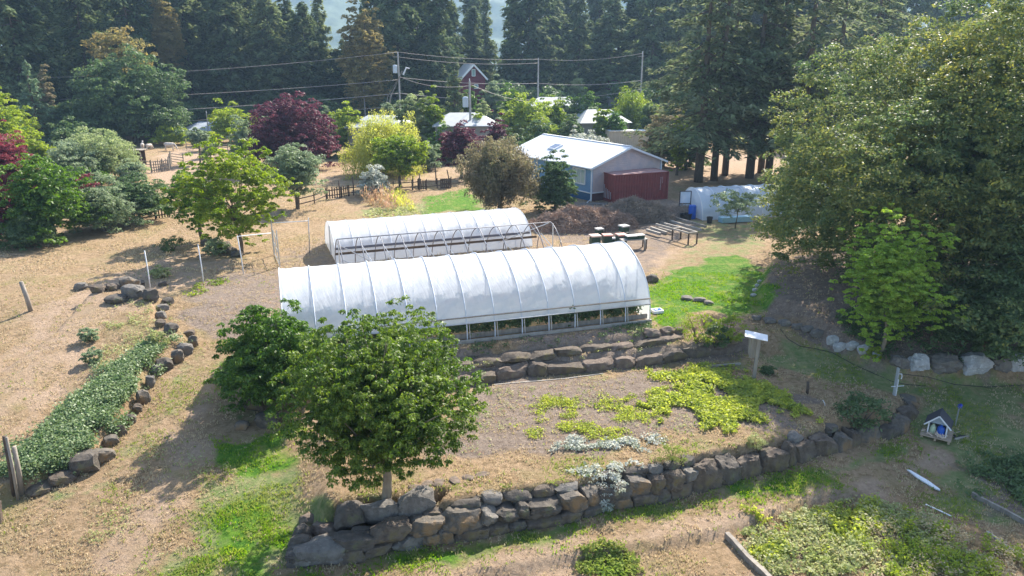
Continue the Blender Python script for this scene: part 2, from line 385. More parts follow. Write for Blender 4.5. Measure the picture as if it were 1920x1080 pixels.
base = mix(gt, rng(gt, nz(gt, gv, .35, 6, .7, .4), .5, .68, 0, .7), base, (.28,.245,.10))
base = mix(gt, rng(gt, nz(gt, gv, 11, 6, .8), .56, .68, 0, .6), base, (.60,.47,.33))
base = mix(gt, thr(at2.outputs['Fac'], .8), base, mix(gt, rng(gt, nz(gt, gv, 5, 8, .8), .4, .6), (.51,.37,.255), (.37,.26,.175)))
mid = mix(gt, rng(gt, nz(gt, gv, 2.5, 8, .75), .38, .62), (.16,.225,.07), (.33,.32,.15))
base = mix(gt, thr(sp.outputs[2], 1.1, 1.0), base, mid)
soil = mix(gt, rng(gt, nz(gt, gv, 3, 9, .8), .38, .62), (.20,.15,.115), (.33,.26,.205))
soil = mix(gt, rng(gt, nz(gt, gv, 12, 6, .8), .55, .66, 0, .6), soil, (.46,.37,.31))
base = mix(gt, thr(sp.outputs[1], 1.3, .7), base, soil)
lush = mix(gt, rng(gt, nz(gt, gv, 3.5, 8, .7), .38, .62), (.05,.15,.014), (.15,.28,.03))
lush = mix(gt, rng(gt, nz(gt, gv, .9, 6, .7), .5, .66, 0, .8), lush, (.30,.29,.09))
base = mix(gt, thr(sp.outputs[0], 1.2, .5), base, lush)
gt.links.new(base, gb.inputs['Base Color']); gb.inputs['Roughness'].default_value = .95; gb.inputs['Specular IOR Level'].default_value = .15
bp = N(gt, 'ShaderNodeBump'); bp.inputs['Strength'].default_value = 1; bp.inputs['Distance'].default_value = .22
gt.links.new(nz(gt, gv, 4.5, 10, .8), bp.inputs['Height']); gt.links.new(bp.outputs[0], gb.inputs['Normal'])
fa = (np.arange(ny - 1)[:, None] * nx + np.arange(nx - 1)[None, :]).ravel()
FQ = np.stack([fa, fa + 1, fa + 1 + nx, fa + nx], 1).astype(np.int32)
me = bpy.data.meshes.new('ground'); me.vertices.add(nx * ny)
me.vertices.foreach_set('co', np.stack([xr, yr, ZZ], 1).astype(np.float32).ravel())
me.loops.add(FQ.size); me.loops.foreach_set('vertex_index', FQ.ravel())
me.polygons.add(len(FQ)); me.polygons.foreach_set('loop_start', np.arange(0, FQ.size, 4, dtype=np.int32))
me.update(calc_edges=True); me.validate(); me.polygons.foreach_set('use_smooth', [True] * len(me.polygons))
ca = me.color_attributes.new('cover', 'FLOAT_COLOR', 'POINT')
ca.data.foreach_set('color', np.stack([cR, cG, cB, np.ones(len(cR))], 1).astype(np.float32).ravel())
pa = me.attributes.new('pale', 'FLOAT', 'POINT'); pa.data.foreach_set('value', cA.astype(np.float32))
me.materials.append(gm); ground = bpy.data.objects.new('ground', me); col.objects.link(ground)
tag(ground, kind='structure')
def cover(x, y, lst):
    o = np.zeros(len(x))
    for p, z, a in lst: o = np.maximum(o, a * sm(.5 - (sdf(x, y, PG(p)) + .5 * cheap(x, y, 1.3, 71) + .3 * cheap(x, y, 3.4, 72)) / 2))
    return o
# forested mountainside far behind
hm, ht, hb = newmat('forested_slope')
hv = vec_of(ht); hcol = mix(ht, rng(ht, nz(ht, hv, .02, 8, .7), .4, .6), (.05,.08,.05), (.13,.17,.10))
ht.links.new(hcol, hb.inputs['Base Color']); hb.inputs['Roughness'].default_value = 1
gxx = np.linspace(-1300, 1300, 240); gyy = np.linspace(850, 1380, 80)
HX, HY = np.meshgrid(gxx, gyy)
HZ = sm((HY - 850) / 520) * (195 + 30 * cheap(HX, HY, .004, 11)) + (7 * cheap(HX, HY, .03, 12) + 3 * cheap(HX, HY, .13, 13)) * sm((HY - 850) / 120) - 4
n2 = len(gxx); fb = (np.arange(len(gyy) - 1)[:, None] * n2 + np.arange(n2 - 1)[None, :]).ravel()
mount = mk('hills', np.stack([HX.ravel(), HY.ravel(), HZ.ravel()], 1), np.stack([fb, fb + 1, fb + 1 + n2, fb + n2], 1).tolist(), hm, smooth=True)
tag(mount, kind='structure')
# haze box round everything
hz = MB().box((0, 700, 128), (4400, 3000, 270)); HZO = hz.build('haze', None); tag(HZO, 'thin blue summer haze filling the valley', None, kind='stuff')
hzm = bpy.data.materials.new('haze_air'); hzm.use_nodes = True; t = hzm.node_tree; t.nodes.clear()
o = N(t, 'ShaderNodeOutputMaterial'); v = N(t, 'ShaderNodeVolumePrincipled'); v.inputs['Color'].default_value = (.46, .70, 1, 1)
v.inputs['Density'].default_value = .0003; v.inputs['Anisotropy'].default_value = .3
t.links.new(v.outputs[0], o.inputs['Volume']); HZO.data.materials.append(hzm)
# ---------------------------------------------------------------- foliage
def quads_from(pos, nrm, tan, ln, wd, fold=.15):
    nrm = nrm / (np.linalg.norm(nrm, axis=1, keepdims=True) + 1e-9)
    tan = tan - nrm * (tan * nrm).sum(1, keepdims=True); tan = tan / (np.linalg.norm(tan, axis=1, keepdims=True) + 1e-9)
    bit = np.cross(nrm, tan); ln = ln[:, None]; wd = wd[:, None]
    V = np.stack([pos - tan * ln / 2, pos + bit * wd / 2 + nrm * fold * wd - tan * ln * .08, pos + tan * ln / 2, pos - bit * wd / 2 + nrm * fold * wd - tan * ln * .08], 1)
    return V.reshape(-1, 3)
def rdir(r, n):
    d = r.normal(size=(n, 3)); return d / np.linalg.norm(d, axis=1, keepdims=True)
def clump_centres(r, k, R, z0, z1, shape='round', shell=.5, lump=.22):
    d = rdir(r, k); rad = (shell + (1 - shell) * r.uniform(0, 1, k) ** .6)
    a = np.arctan2(d[:, 1], d[:, 0]); ph = r.uniform(0, 6.28, 4)
    lumps = 1 + lump * (np.sin(3 * a + 4 * d[:, 2] + ph[0]) * .5 + np.sin(5 * a - 3 * d[:, 2] + ph[1]) * .35 + np.sin(2 * a + 7 * d[:, 2] + ph[2]) * .4)
    zc = (z0 + z1) / 2; hz_ = (z1 - z0) / 2; q = d * (rad * lumps)[:, None]
    if shape == 'round': s = np.ones(k)
    elif shape == 'cone': s = np.clip(1.15 - .6 * (q[:, 2] + 1) / 2 * 1.5, .15, 2)
    elif shape == 'umbrella': s = np.where(q[:, 2] > 0, 1, 1.0 + .12 * q[:, 2]); q[:, 2] = np.where(q[:, 2] < 0, q[:, 2] * .95, q[:, 2])
    elif shape in ('dome', 'mound'):
        s = np.where(q[:, 2] < 0, 1 / np.sqrt(np.clip(1 - q[:, 2] ** 2, .3, 1)), 1.)
        q[:, 2] = np.where(q[:, 2] > 0, q[:, 2] * 1.26 - .26, q[:, 2] * .74 - .26)
        if shape == 'mound': s = s * (1 - .26 * np.clip(((q[:, 2] + 1) / 2 - .25) / .75, 0, 1))
    elif shape == 'vase': s = .75 + .35 * (q[:, 2] + 1) / 2
    else: s = np.ones(k)
    return np.stack([q[:, 0] * R * s, q[:, 1] * R * s, zc + q[:, 2] * hz_], 1)
def leaves(r, C, cr, nl, ls, droop=.3, flat=.6, aspect=.55, hang=0, up=.5):
    k = len(C); n = k * nl; ci = np.repeat(np.arange(k), nl)
    d = rdir(r, n); d[:, 2] = np.where(d[:, 2] < -.25, -d[:, 2], d[:, 2])
    crr = cr * r.uniform(.5, 1.6, k)[ci]
    off = d * (crr * r.uniform(.25, 1, n) ** .5)[:, None]; off[:, 2] *= flat
    if hang: off[:, 2] -= hang * r.uniform(0, 1, n) ** 1.3
    nr = d * .5 + rdir(r, n) * .75; nr[:, 2] += up
    tn = d + rdir(r, n) * .8; tn[:, 2] -= droop * 2
    return quads_from(C[ci] + off, nr, tn, ls * r.uniform(.6, 1.4, n), ls * aspect * r.uniform(.7, 1.3, n))
def limbs(mb, r, H0, C, n, r0, top=None, base=(0, 0), lean=0):
    """trunk from the ground to H0 and n limbs out to clumps"""
    tx = [(base[0] + lean * t + .05 * H0 * math.sin(t * 5), base[1] + .04 * H0 * math.sin(t * 4 + 1), H0 * t) for t in (-.04, .05, .25, .5, .75, 1)]
    mb.tube(tx, [r0 * 1.5, r0 * 1.15, r0, r0 * .9, r0 * .8, r0 * .7], 9)
    idx = r.choice(len(C), min(n, len(C)), replace=False)
    for j, i in enumerate(idx):
        t0 = r.uniform(.55, 1); s = Vector(tx[-1]) * t0 + Vector(tx[2]) * (1 - t0); e = Vector(C[i])
        m = s.lerp(e, .5) + Vector((0, 0, .08 * (e - s).length)) + Vector(rdir(r, 1)[0]) * .06 * (e - s).length
        q = s.lerp(m, .5) + Vector(rdir(r, 1)[0]) * .03 * (e - s).length
        rr = r0 * r.uniform(.22, .42)
        mb.tube([s, q, m, m.lerp(e, .5), e], [rr, rr * .8, rr * .55, rr * .35, rr * .12], 5)
def broad(name, label, cat, loc, R, H, z0, mat, k=160, cr=.5, nl=60, ls=.2, seed=1, shape='round', shell=.5, droop=.3, flat=.6, aspect=.55, hang=0, nlimb=16, r0=.15,
          lump=.3, group=None, bk=None, up=.5, sx=1, extra=None, tz=None, thin=False):
    r = np.random.RandomState(seed); t = thing(name, label, cat, loc, r.uniform(0, 6.28) if sx == 1 else 0, group)
    R = max(R - cr * .4, R * .6); H = max(H - cr * flat * .6, H * .8)
    C = clump_centres(r, k, R, z0, H, shape, shell, lump)
    if sx != 1: C[:, 0] *= sx
    if extra is not None: C = np.concatenate([C, extra(r)])
    C2 = clump_centres(r, max(10, k // 4), R * .62, z0 + (H - z0) * .12, z0 + (H - z0) * .82, shape, .15, .1); C2[:, 0] *= sx
    V2 = leaves(r, C2, cr * 1.3, nl, ls * 1.7, droop, flat, aspect * 1.2, hang * .5, up) if k > 60 and not thin else np.zeros((0, 3))
    mb = MB(); limbs(mb, r, tz or max(z0 + (H - z0) * .35, .3), C, nlimb, r0); mb.build('trunk', bk or bark, t, True)
    fastquads('crown', np.concatenate([leaves(r, C, cr, nl, ls, droop, flat, aspect, hang, up), V2]), mat, t)
    return t
def conifer(name, label, cat, loc, H, R, z0, mat, nb=150, m=36, ls=.6, seed=1, droop=.35, power=.8, group=None, r0=.3, bare=0, tipup=.15, upper=0):
    r = np.random.RandomState(seed); t = thing(name, label, cat, loc, r.uniform(0, 6.28), group)
    mb = MB(); mb.tube([(0, 0, -.3), (0, 0, H * .3), (.1, .05, H * .65), (0, 0, H)], [r0 * 1.2, r0 * .9, r0 * .5, .03], 8)
    V = []
    tt = np.sort(r.uniform(0, 1, nb) ** 1.1)
    for i in range(nb):
        f = tt[i]; z = z0 + (H - z0) * f
        Lb = R * ((1 - f) ** power) * r.uniform(.55, 1.12) + .25
        if f < .12: Lb *= .6 + 3.3 * f
        a = r.uniform(0, 6.28); dx = np.array([math.cos(a), math.sin(a), 0]); lat = np.array([-math.sin(a), math.cos(a), 0])
        n = max(6, int(m * (Lb / R) ** 1.0 * 1.3)); s = r.uniform(.08, 1, n) ** .75
        side = r.uniform(-1, 1, n) * (1.05 - s) * .42 * Lb
        zz = z - droop * Lb * s ** 1.3 + tipup * Lb * s ** 4 - np.abs(side) * .25 + r.normal(0, .06, n) * Lb * .3 - hangf(r, n, ls)
        pos = dx * (s * Lb)[:, None] + lat * side[:, None]; pos[:, 2] = zz
        tn = dx[None, :] * .7 + lat[None, :] * np.sign(side)[:, None] * .8 + rdir(r, n) * .35; tn[:, 2] -= .35
        nr = rdir(r, n) * .5; nr[:, 2] += .8; nr += dx * .25
        V.append(quads_from(pos, nr, tn, ls * r.uniform(.6, 1.5, n), ls * .42 * r.uniform(.7, 1.3, n)))
        if i % 2 == 0: mb.tube([(0, 0, z), tuple(dx * Lb * .5 + np.array([0, 0, z - droop * Lb * .4])), tuple(dx * Lb * .9 + np.array([0, 0, z - droop * Lb * .85]))], [.05 + .01 * Lb, .04, .015], 4)
    for i in range(bare):                                 # dead stubs low on the trunk
        a = r.uniform(0, 6.28); z = r.uniform(.12, .5) * z0 + z0 * .4; Lb = r.uniform(.8, 2.4)
        mb.tube([(0, 0, z), (math.cos(a) * Lb, math.sin(a) * Lb, z - .3 * Lb)], [.05, .015], 4)
    mb.build('trunk', bark, t, True); fastquads('crown', np.concatenate(V), mat, t)
    return t
def hangf(r, n, ls): return ls * .8 * r.uniform(0, 1, n)
def bush(name, label, cat, loc, R, H, mat, k=50, cr=.3, nl=40, ls=.12, seed=1, group=None, **kw):
    r = np.random.RandomState(seed); t = thing(name, label, cat, loc, 0, group)
    C = clump_centres(r, k, R, -.1 * H, H, 'round', .55, .25); C[:, 2] = np.maximum(C[:, 2], .08 * H)
    sx = kw.pop('sx', 1); C[:, 0] *= sx
    mb = MB()
    for i in r.choice(k, min(8, k), replace=False): mb.tube([(0, 0, -.05), tuple(C[i] * np.array([.4, .4, .6])), tuple(C[i])], [.03 * R + .01, .02 * R, .006], 4)
    mb.build('stem', bark, t); fastquads('foliage', leaves(r, C, cr, nl, ls, **kw), mat, t)
    return t
# ================================================================ stones
def rock(r, sx, sy, sz, sub=3, blocky=.42, rough=.085):
    import bmesh
    bm = bmesh.new(); bmesh.ops.create_icosphere(bm, subdivisions=sub, radius=1)
    V = np.array([v.co[:] for v in bm.verts]); F_ = [[v.index for v in f.verts] for f in bm.faces]; bm.free()
    V = V / np.abs(V).max(1, keepdims=True) * (1 - blocky) + V * blocky      # between a block and a ball
    V[:, 0] *= 1 + r.uniform(-.16, .16) * V[:, 2]; V[:, 2] += r.uniform(-.15, .15) * V[:, 0]; V[:, 0] += r.uniform(-.12, .12) * V[:, 2]
    for k in range(9):
        d = rdir(r, 1)[0]; c = r.uniform(.82, 1.12); q = V @ d
        V = V - np.outer(np.maximum(q - c, 0), d)
    o = r.uniform(0, 99, 3)
    nn = np.array([noise.fractal(Vector(p * 1.6 + o), .9, 2, 4) for p in V])
    n2_ = np.array([noise.fractal(Vector(p * 5.5 + o), .8, 2, 3) for p in V])
    V = V * (1 + rough * 1.9 * nn + rough * .7 * n2_)[:, None] * .92
    return V * np.array([sx, sy, sz]), F_
class RB:                                                  # several stones in one mesh is never used: one stone per build
    pass
def put_rock(name, c, sx, sy, sz, rz, seed, mat, parent=None, sub=3, tilt=.12, blocky=.42, rough=.085):
    r = np.random.RandomState(seed); V, F_ = rock(r, sx, sy, sz, sub, blocky, rough)
    M = Matrix.Rotation(rz, 3, 'Z') @ Matrix.Rotation(r.uniform(-tilt, tilt), 3, 'X') @ Matrix.Rotation(r.uniform(-tilt, tilt), 3, 'Y')
    V = V @ np.array(M).T
    base = parent.location if parent else Vector((0, 0, 0))
    o = mk(name, V, F_, mat, parent, False); o.location = Vector(c) - base
    o.data.polygons.foreach_set('use_smooth', [True] * len(F_)); o.data.set_sharp_from_angle(angle=math.radians(24)); return o
def along(pl, lens):
    """walk a polyline; returns centre, heading for each length"""
    pts = [np.array(p[:2]) for p in pl]; seg = [np.linalg.norm(b - a) for a, b in zip(pts, pts[1:])]; tot = sum(seg)
    def at(s):
        s = min(max(s, 0), tot - 1e-6)
        for a, b, g in zip(pts, pts[1:], seg):
            if s <= g: return a + (b - a) * s / g
            s -= g
        return pts[-1]
    out = []; s = 0
    for l in lens:
        if s + l * .6 > tot: break
        a, b = at(s), at(s + l); out.append(((a + b) / 2, math.atan2(b[1] - a[1], b[0] - a[0]), l, s / tot)); s += l
    return out
random.seed(5)
def wall_thing(name, label, cat, pl, off, z0f, htf, courses, mats, seed, lo=.7, hi=1.35, part='boulder', thick=.42, sub=3):
    root = thing(name, label, cat, (pl[0][0], pl[0][1], z0f(0))); r = random.Random(seed); n = 0
    for cI in range(courses):
        p2 = shift(pl, off + .1 * cI); lens = [r.uniform(lo, hi) for _ in range(80)]
        if cI: lens[0] *= .5
        for c, a, l, t in along(p2, lens):
            if courses == 2 and t > .52 and cI == 1: continue
            nb = courses if t < .52 else 1
            H = htf(t) / nb * r.uniform(.85, 1.15); z0 = z0f(t) + cI * htf(t) / nb
            put_rock(part, (c[0], c[1], z0 + H * .45), l * .62, thick * r.uniform(.85, 1.2), H * r.uniform(.6, .8), a, seed * 1000 + n, r.choice(mats), root, sub, .08, .22, .07); n += 1
        if cI == courses - 1 or courses == 1:
            pass
    return root, n
# front retaining wall
W1, n1 = wall_thing('boulder_wall', 'long curved retaining wall of stacked granite boulders holding up the garden plot in the foreground', 'retaining wall',
    WALL, .12, lambda t: np.interp(t, [0, .82, 1], [FZ - .12, FZ - .12, -1.75]), lambda t: np.interp(t, [0, .12, .5, .78, .9, 1], [.6, .98, 1.05, 1.15, .75, .45]), 2, [RK[0], RK[1], RK[1], RK[2], RK[3]], 3, .5, 1.3, sub=4)
r_ = random.Random(8)
for c, a, l, t in along(shift(WALL, .55), [r_.uniform(.6, 1.3) for _ in range(60)]):      # cap stones
    if r_.random() < (.25 if t < .5 else .6): continue
    H = r_.uniform(.16, .3); z = np.interp(t, [0, .12, .2, .82, 1], [-1.8, -1.75, GZ, GZ, -1.35]) - .2
    put_rock('cap_stone', (c[0], c[1], z), l * .55, r_.uniform(.25, .4), H, a + r_.uniform(-.2, .2), 7000 + int(t * 999), r_.choice([RK[0], RK[1], RK[2]]), W1, 3, .15)
W2, _ = wall_thing('boulder_wall', 'short upper tier of brown boulders below the foreground tree at the left wall end', 'retaining wall', TIER, .1, lambda t: -1.9, lambda t: .75, 1, [RK[1], RK[0], RK[2]], 21, .8, 1.4)
W3, _ = wall_thing('boulder_wall', 'low brown stone terrace wall along the back of the garden plot', 'retaining wall', LROW, .1, lambda t: GZ - .16, lambda t: .58, 1, [RKP, RKP, RK[1]], 31, .8, 2.1)
W4, _ = wall_thing('boulder_wall', 'upper shaded stone terrace wall just in front of the big greenhouse', 'retaining wall', UROW, .05, lambda t: LZ - .16, lambda t: .42, 1, [RK[1], RK[1], RKP], 41, .7, 1.9)
# loose boulders at the left end of the wall
def boulder(px, py, wpx, hpx, seed, mat, label, name='boulder', z=None, rz=0, group=None, sub=3, dep=.75, tilt=.15, blocky=.5):
    g = G(px, py); m = mpp(g); sx = wpx * m / 2 * 1.12; sz = hpx * m / 2 * 1.15
    o = put_rock(name, (g.x, g.y + sx * dep * .6, g.z + sz * .55), sx, max(sx * dep, sz * .5), sz, rz, seed, mat, None, sub, tilt, blocky)
    return tag(o, label, 'boulder', group)
boulder(565, 1022, 34, 44, 51, RK[0], 'dark upright boulder at the left tip of the foreground wall', rz=.6)
boulder(592, 1058, 118, 46, 52, RK[2], 'large wedge boulder lowest at the left tip of the foreground wall', rz=.15, dep=.5)
boulder(577, 985, 34, 20, 53, RKP, 'small tan boulder lying on the grass behind the left wall tip')
boulder(606, 1012, 62, 40, 54, RKP, 'long sloping tan boulder leading into the left end of the foreground wall', rz=-.5, dep=.5)
boulder(452, 806, 26, 18, 55, RK[3], 'small pale boulder in the shade left of the dark leafy tree')
boulder(500, 803, 44, 30, 56, RK[0], 'grey boulder in the shade under the dark leafy tree')
boulder(470, 770, 50, 26, 57, RK[1], 'brown flat boulder at the foot of the dark leafy tree')
# left curve of edging stones
ordn = ['first', 'second', 'third', 'fourth', 'fifth', 'sixth', 'seventh', 'eighth', 'ninth', 'tenth', 'eleventh', 'twelfth', 'thirteenth', 'fourteenth', 'fifteenth', 'sixteenth', 'seventeenth', 'eighteenth', 'nineteenth', 'twentieth', 'twenty-first', 'twenty-second', 'twenty-third']
siz = [(60,20),(56,26),(62,46),(48,30),(32,24),(22,26),(26,22),(22,20),(28,32),(20,28),(22,24),(34,28),(26,28),(34,26),(22,28),(26,16),(30,20),(22,18),(22,18),(26,14),(24,16),(36,28),(44,26)]
lich = [1,1,0,3,3,1,3,1,3,2,2,0,3,2,3,1,0,1,2,2,0,0,0]; lname = ['grey', 'brown', 'pale grey', 'orange-lichened']
for i, ((px, py), (a, b), l) in enumerate(zip(ROCKC, siz, lich)):
    if i >= 21: continue
    boulder(px, py + 5, a * .85, b * .95, 100 + i, RK[l], '%s boulder, %s from the near end of the bramble bed edging' % (lname[l], ordn[i]), group='boulders edging the bramble bed', rz=.6, dep=.8)
boulder(245, 560, 42, 30, 131, RK[2], 'large smooth blue-grey boulder in the left rock pile')
boulder(279, 565, 30, 26, 132, RK[0], 'dark grey pointed boulder at the right of the left rock pile')
boulder(216, 570, 38, 18, 133, RK[0], 'low dark boulder at the left foot of the left rock pile')
boulder(149, 544, 24, 15, 134, RK[2], 'lone boulder lying left of the rock pile on dry grass')
boulder(180, 549, 26, 17, 135, RK[1], 'brown boulder second from the left in the broken rock row')
boulder(208, 545, 24, 13, 136, RK[1], 'low brown boulder in the middle of the broken rock row')
boulder(240, 540, 34, 22, 137, RK[3], 'pale topped boulder behind the left rock pile')
boulder(258, 538, 20, 16, 138, RK[0], 'small dark boulder behind the left rock pile')
boulder(304, 537, 18, 10, 139, RK[0], 'small dark stone beside a thin fence post on dry grass')
for i, (px, py, a, b, l) in enumerate([(385,460,20,14,0),(402,468,30,20,0),(418,474,30,24,1),(432,478,24,16,1),(443,482,22,14,0)]):
    boulder(px, py, a, b, 150 + i, RK[l], 'rough stone, %s from the left in the heap below the multi-stemmed yellow-green tree' % ordn[i], group='stones below the yellow-green tree')
# boulder row at the right
for i, (px, py, a, b, l, d) in enumerate([(1690,688,34,22,0,'dark low'),(1724,692,38,30,0,'grey square'),(1775,697,56,34,0,'dark slate coloured wide'),(1832,697,54,36,2,'large white pointed'),(1880,696,34,30,0,'dark square'),(1910,693,34,32,2,'pale grey upright')]):
    boulder(px, py, a, b, 170 + i, RKL if l == 2 or i == 1 else RK[2], '%s boulder, %s from the left in the shaded row under the maple' % (d, ordn[i]), group='boulder row under the maple', sub=4)
for i, (px, py, a, b, l) in enumerate([(1420,600,16,8,0),(1445,607,20,10,0),(1473,611,20,10,0),(1495,618,18,12,0),(1515,624,20,12,0),(1533,633,22,16,0),(1562,648,18,20,2),(1576,658,20,16,0),(1600,655,20,14,2),(1622,662,22,16,0),(1645,672,14,12,1),(1417,546,9,6,2),(1420,538,8,6,2),(1413,556,10,6,2),(1425,530,8,5,0)]):
    nm = 'small blue-grey stone, %s from the left in the row below the shaded bank' % ordn[i] if i < 11 else 'small pale stone, %s of four at the green grass left of the maple bank' % ordn[i - 11]
    boulder(px, py, a * 1.1, b * 1.1, 190 + i, RKL if i > 5 else RK[2], nm, name='edging_stone', group='stones edging the shaded bank')
boulder(1222, 530, 24, 16, 210, RK[0], 'dark boulder beside the right end of the big greenhouse')
for i, (px, py, a, b) in enumerate([(1290,563,22,7),(1312,566,24,8),(1330,571,18,7)]):
    boulder(px, py, a, b, 215 + i, RK[2], 'flat pale stone, %s of three edging the green grass behind the juniper' % ordn[i], group='stones behind the juniper', name='edging_stone')
for i, (px, py, a, b) in enumerate([(1222,634,34,18),(1250,630,30,18),(1272,626,20,14)]):
    boulder(px, py, a, b, 220 + i, RKP, 'sunlit tan boulder, %s of three left of the juniper above the terrace' % ordn[i], group='tan boulders left of the juniper')
# ================================================================ greenhouses
fm, ft, fb_ = newmat('greenhouse_film')
fv = vec_of(ft)
ft.links.new(mix(ft, rng(ft, nz(ft, fv, .9, 4), .35, .7), (.80,.83,.86), (.72,.75,.79)), fb_.inputs['Base Color']); fb_.inputs['Roughness'].default_value = .28
bpn = N(ft, 'ShaderNodeBump'); bpn.inputs['Strength'].default_value = .4; bpn.inputs['Distance'].default_value = .07
m0 = N(ft, 'ShaderNodeMapping'); m0.inputs['Rotation'].default_value = (.1, .25, -.36); ft.links.new(fv, m0.inputs[0])
mp = N(ft, 'ShaderNodeMapping'); mp.inputs['Scale'].default_value = (3.4, .35, .5); ft.links.new(m0.outputs[0], mp.inputs[0])
ft.links.new(nz(ft, mp.outputs[0], 2.2, 4, .55, .8), bpn.inputs['Height']); ft.links.new(bpn.outputs[0], fb_.inputs['Normal'])
trn = N(ft, 'ShaderNodeBsdfTranslucent'); trn.inputs[0].default_value = (.9, .93, .97, 1)
m1 = N(ft, 'ShaderNodeMixShader'); m1.inputs[0].default_value = .45; ft.links.new(fb_.outputs[0], m1.inputs[1]); ft.links.new(trn.outputs[0], m1.inputs[2])
tpn = N(ft, 'ShaderNodeBsdfTransparent'); m2 = N(ft, 'ShaderNodeMixShader'); m2.inputs[0].default_value = .15
ft.links.new(m1.outputs[0], m2.inputs[1]); ft.links.new(tpn.outputs[0], m2.inputs[2]); ft.links.new(m2.outputs[0], ft.nodes['Material Output'].inputs[0])
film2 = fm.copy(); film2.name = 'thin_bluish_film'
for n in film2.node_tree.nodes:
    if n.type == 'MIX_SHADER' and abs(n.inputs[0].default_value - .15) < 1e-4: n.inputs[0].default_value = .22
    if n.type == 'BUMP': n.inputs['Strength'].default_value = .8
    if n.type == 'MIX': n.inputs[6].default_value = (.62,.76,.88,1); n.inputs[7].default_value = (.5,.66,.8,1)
def arch(q, W, H, gothic=1.7, e=.5):                       # q -1..1 (front..back) by angle -> (across, up)
    th = (q + 1) / 2 * math.pi; x = -math.cos(th); ax = abs(x)
    return (x + 1) / 2 * W, H * max(0, 1 - ax ** gothic) ** e
def gh_frame(A, u, n):                                     # local x = along u, y = across (away), origin A
    return Vector(A), Vector((u[0], u[1], 0)), Vector((n[0], n[1], 0))
def greenhouse(name, label, A, u, W, H, Ln, bays, open_lo, open_hi, mat, goth=1.7, e=.5, ribs=True, zlow=None, sag=.022, ribr=.03):
    n = Vector((-u[1], u[0], 0)); n = n if n.y > 0 else -n; u = Vector((u[0], u[1], 0))
    root = thing(name, label, 'greenhouse', A)
    Wd = lambda s, y, z: Vector((u.x * s + n.x * y, u.y * s + n.y * y, z))
    nq = 48; per = 10; ns = bays * per
    V = []; F_ = []; qs = [-1 + 2 * k / nq for k in range(nq + 1)]
    prof = [arch(q, W, H, goth, e) for q in qs]
    # even out the profile by height on the front side so that the film can stop at open_hi
    pts = []
    for (y, z) in prof: pts.append((y, z))
    fine = []
    for a, b in zip(pts, pts[1:]):
        fine += [(a[0] + (b[0] - a[0]) * t, a[1] + (b[1] - a[1]) * t) for t in (0, .34, .67)]
    fine.append(pts[-1])
    front = [p for p in fine if p[0] < W / 2 and p[1] >= open_hi] ; back = [p for p in fine if p[0] >= W / 2]
    if open_hi > 0:
        for a, b in zip(fine, fine[1:]):
            if a[1] < open_hi <= b[1]: front.insert(0, (a[0] + (b[0] - a[0]) * (open_hi - a[1]) / (b[1] - a[1]), open_hi)); break
    pr = front + back; M = len(pr)
    cy, cz = W / 2, H * .25
    rr = random.Random(len(label))
    for i in range(ns + 1):
        s = Ln * i / ns; ph = (i % per) / per; sg = sag * math.sin(math.pi * ph)
        for (y, z) in pr:
            d = Vector((0, y - cy, z - cz)); d.normalize()
            wob = .010 * math.sin(9 * s + 3 * z) * math.sin(math.pi * ph) + .006 * math.sin(17 * z + 5 * s)
            V.append(Wd(s, y - d.y * (sg - wob), z - d.z * (sg - wob)))
    for i in range(ns):
        for k in range(M - 1):
            a = i * M + k; F_.append([a, a + 1, a + 1 + M, a + M])
    cvr = mk('film_cover', V, F_, mat, root, True)
    # end wall films
    for s, nm in ((.02, 'end_wall'), (Ln - .02, 'end_wall')):
        fz = [p for p in pr]; mbE = MB(); ps = [Wd(s, y, z) for y, z in fz]
        if open_hi > 0: ps = [Wd(s, .02, 0)] + ps
        mbE.poly(ps); mbE.build(nm, mat, root)
    if ribs:
        for i in range(bays + 1):
            s = Ln * i / bays
            rb = [Wd(s, W / 2 + (y - W / 2) * 1.004, z * 1.008 + .0) for y, z in fine[::2]]
            MB().tube(rb, ribr, 6).build('rib', ribm if i % bays else white, root, True)
    return root, Wd, n
def front_y(z, W, H, g, e):
    ax = (1 - (z / H) ** (1 / e)) ** (1 / g); return (1 - ax) * W / 2
BA = (7.349, 36.727, .02); BU = (-.9544, -.2985); BW, BH, BL = 7.0, 3.5, 18.6
big, WB, nB = greenhouse('greenhouse', 'largest white plastic greenhouse with an open lower front side showing crops, nearest the garden plot', BA, BU, BW, BH, BL, 13, 0, .95, fm, 1.45, .38)
y1 = front_y(1.25, BW, BH, 1.45, .38); y0 = front_y(.95, BW, BH, 1.45, .38)
MB().tube([WB(0, y1 - .07, 1.25), WB(BL, y1 - .07, 1.25)], .035).build('hip_rail', wood_g, big, True)
MB().tube([WB(0, y0 - .06, .95), WB(BL, y0 - .06, .95)], .03).build('roll_up_bar', steel, big, True)
MB().beam(WB(-.05, -.12, .07), WB(BL, -.12, .07), .1, .16).build('base_board', wood_p, big)
MB().beam(WB(0, .3, .2), WB(BL, .3, .2), .05, .26).build('bed_board', wood_g, big)
MB().tube([WB(0, BW / 2, BH - .12), WB(BL, BW / 2, BH - .12)], .03).build('ridge_pole', steel, big, True)
for k in range(1, 13):
    s = BL * k / 13 - .16
    MB().tube([WB(s, -.02, 0), WB(s + .03, y0 + .02, .95)], .025, 5).build('side_post', steel, big)
for k, (sA, yA) in enumerate(((.05, 1.6), (.05, 2.9), (.05, 4.1), (.05, 5.5), (BL - .05, 2.8), (BL - .05, 4.2))):
    ax = abs(yA / BW * 2 - 1); MB().beam(WB(sA, yA, 0), WB(sA, yA, BH * (1 - ax ** 1.45) ** .38 - .06), .08).build('end_stud', wood_g, big)
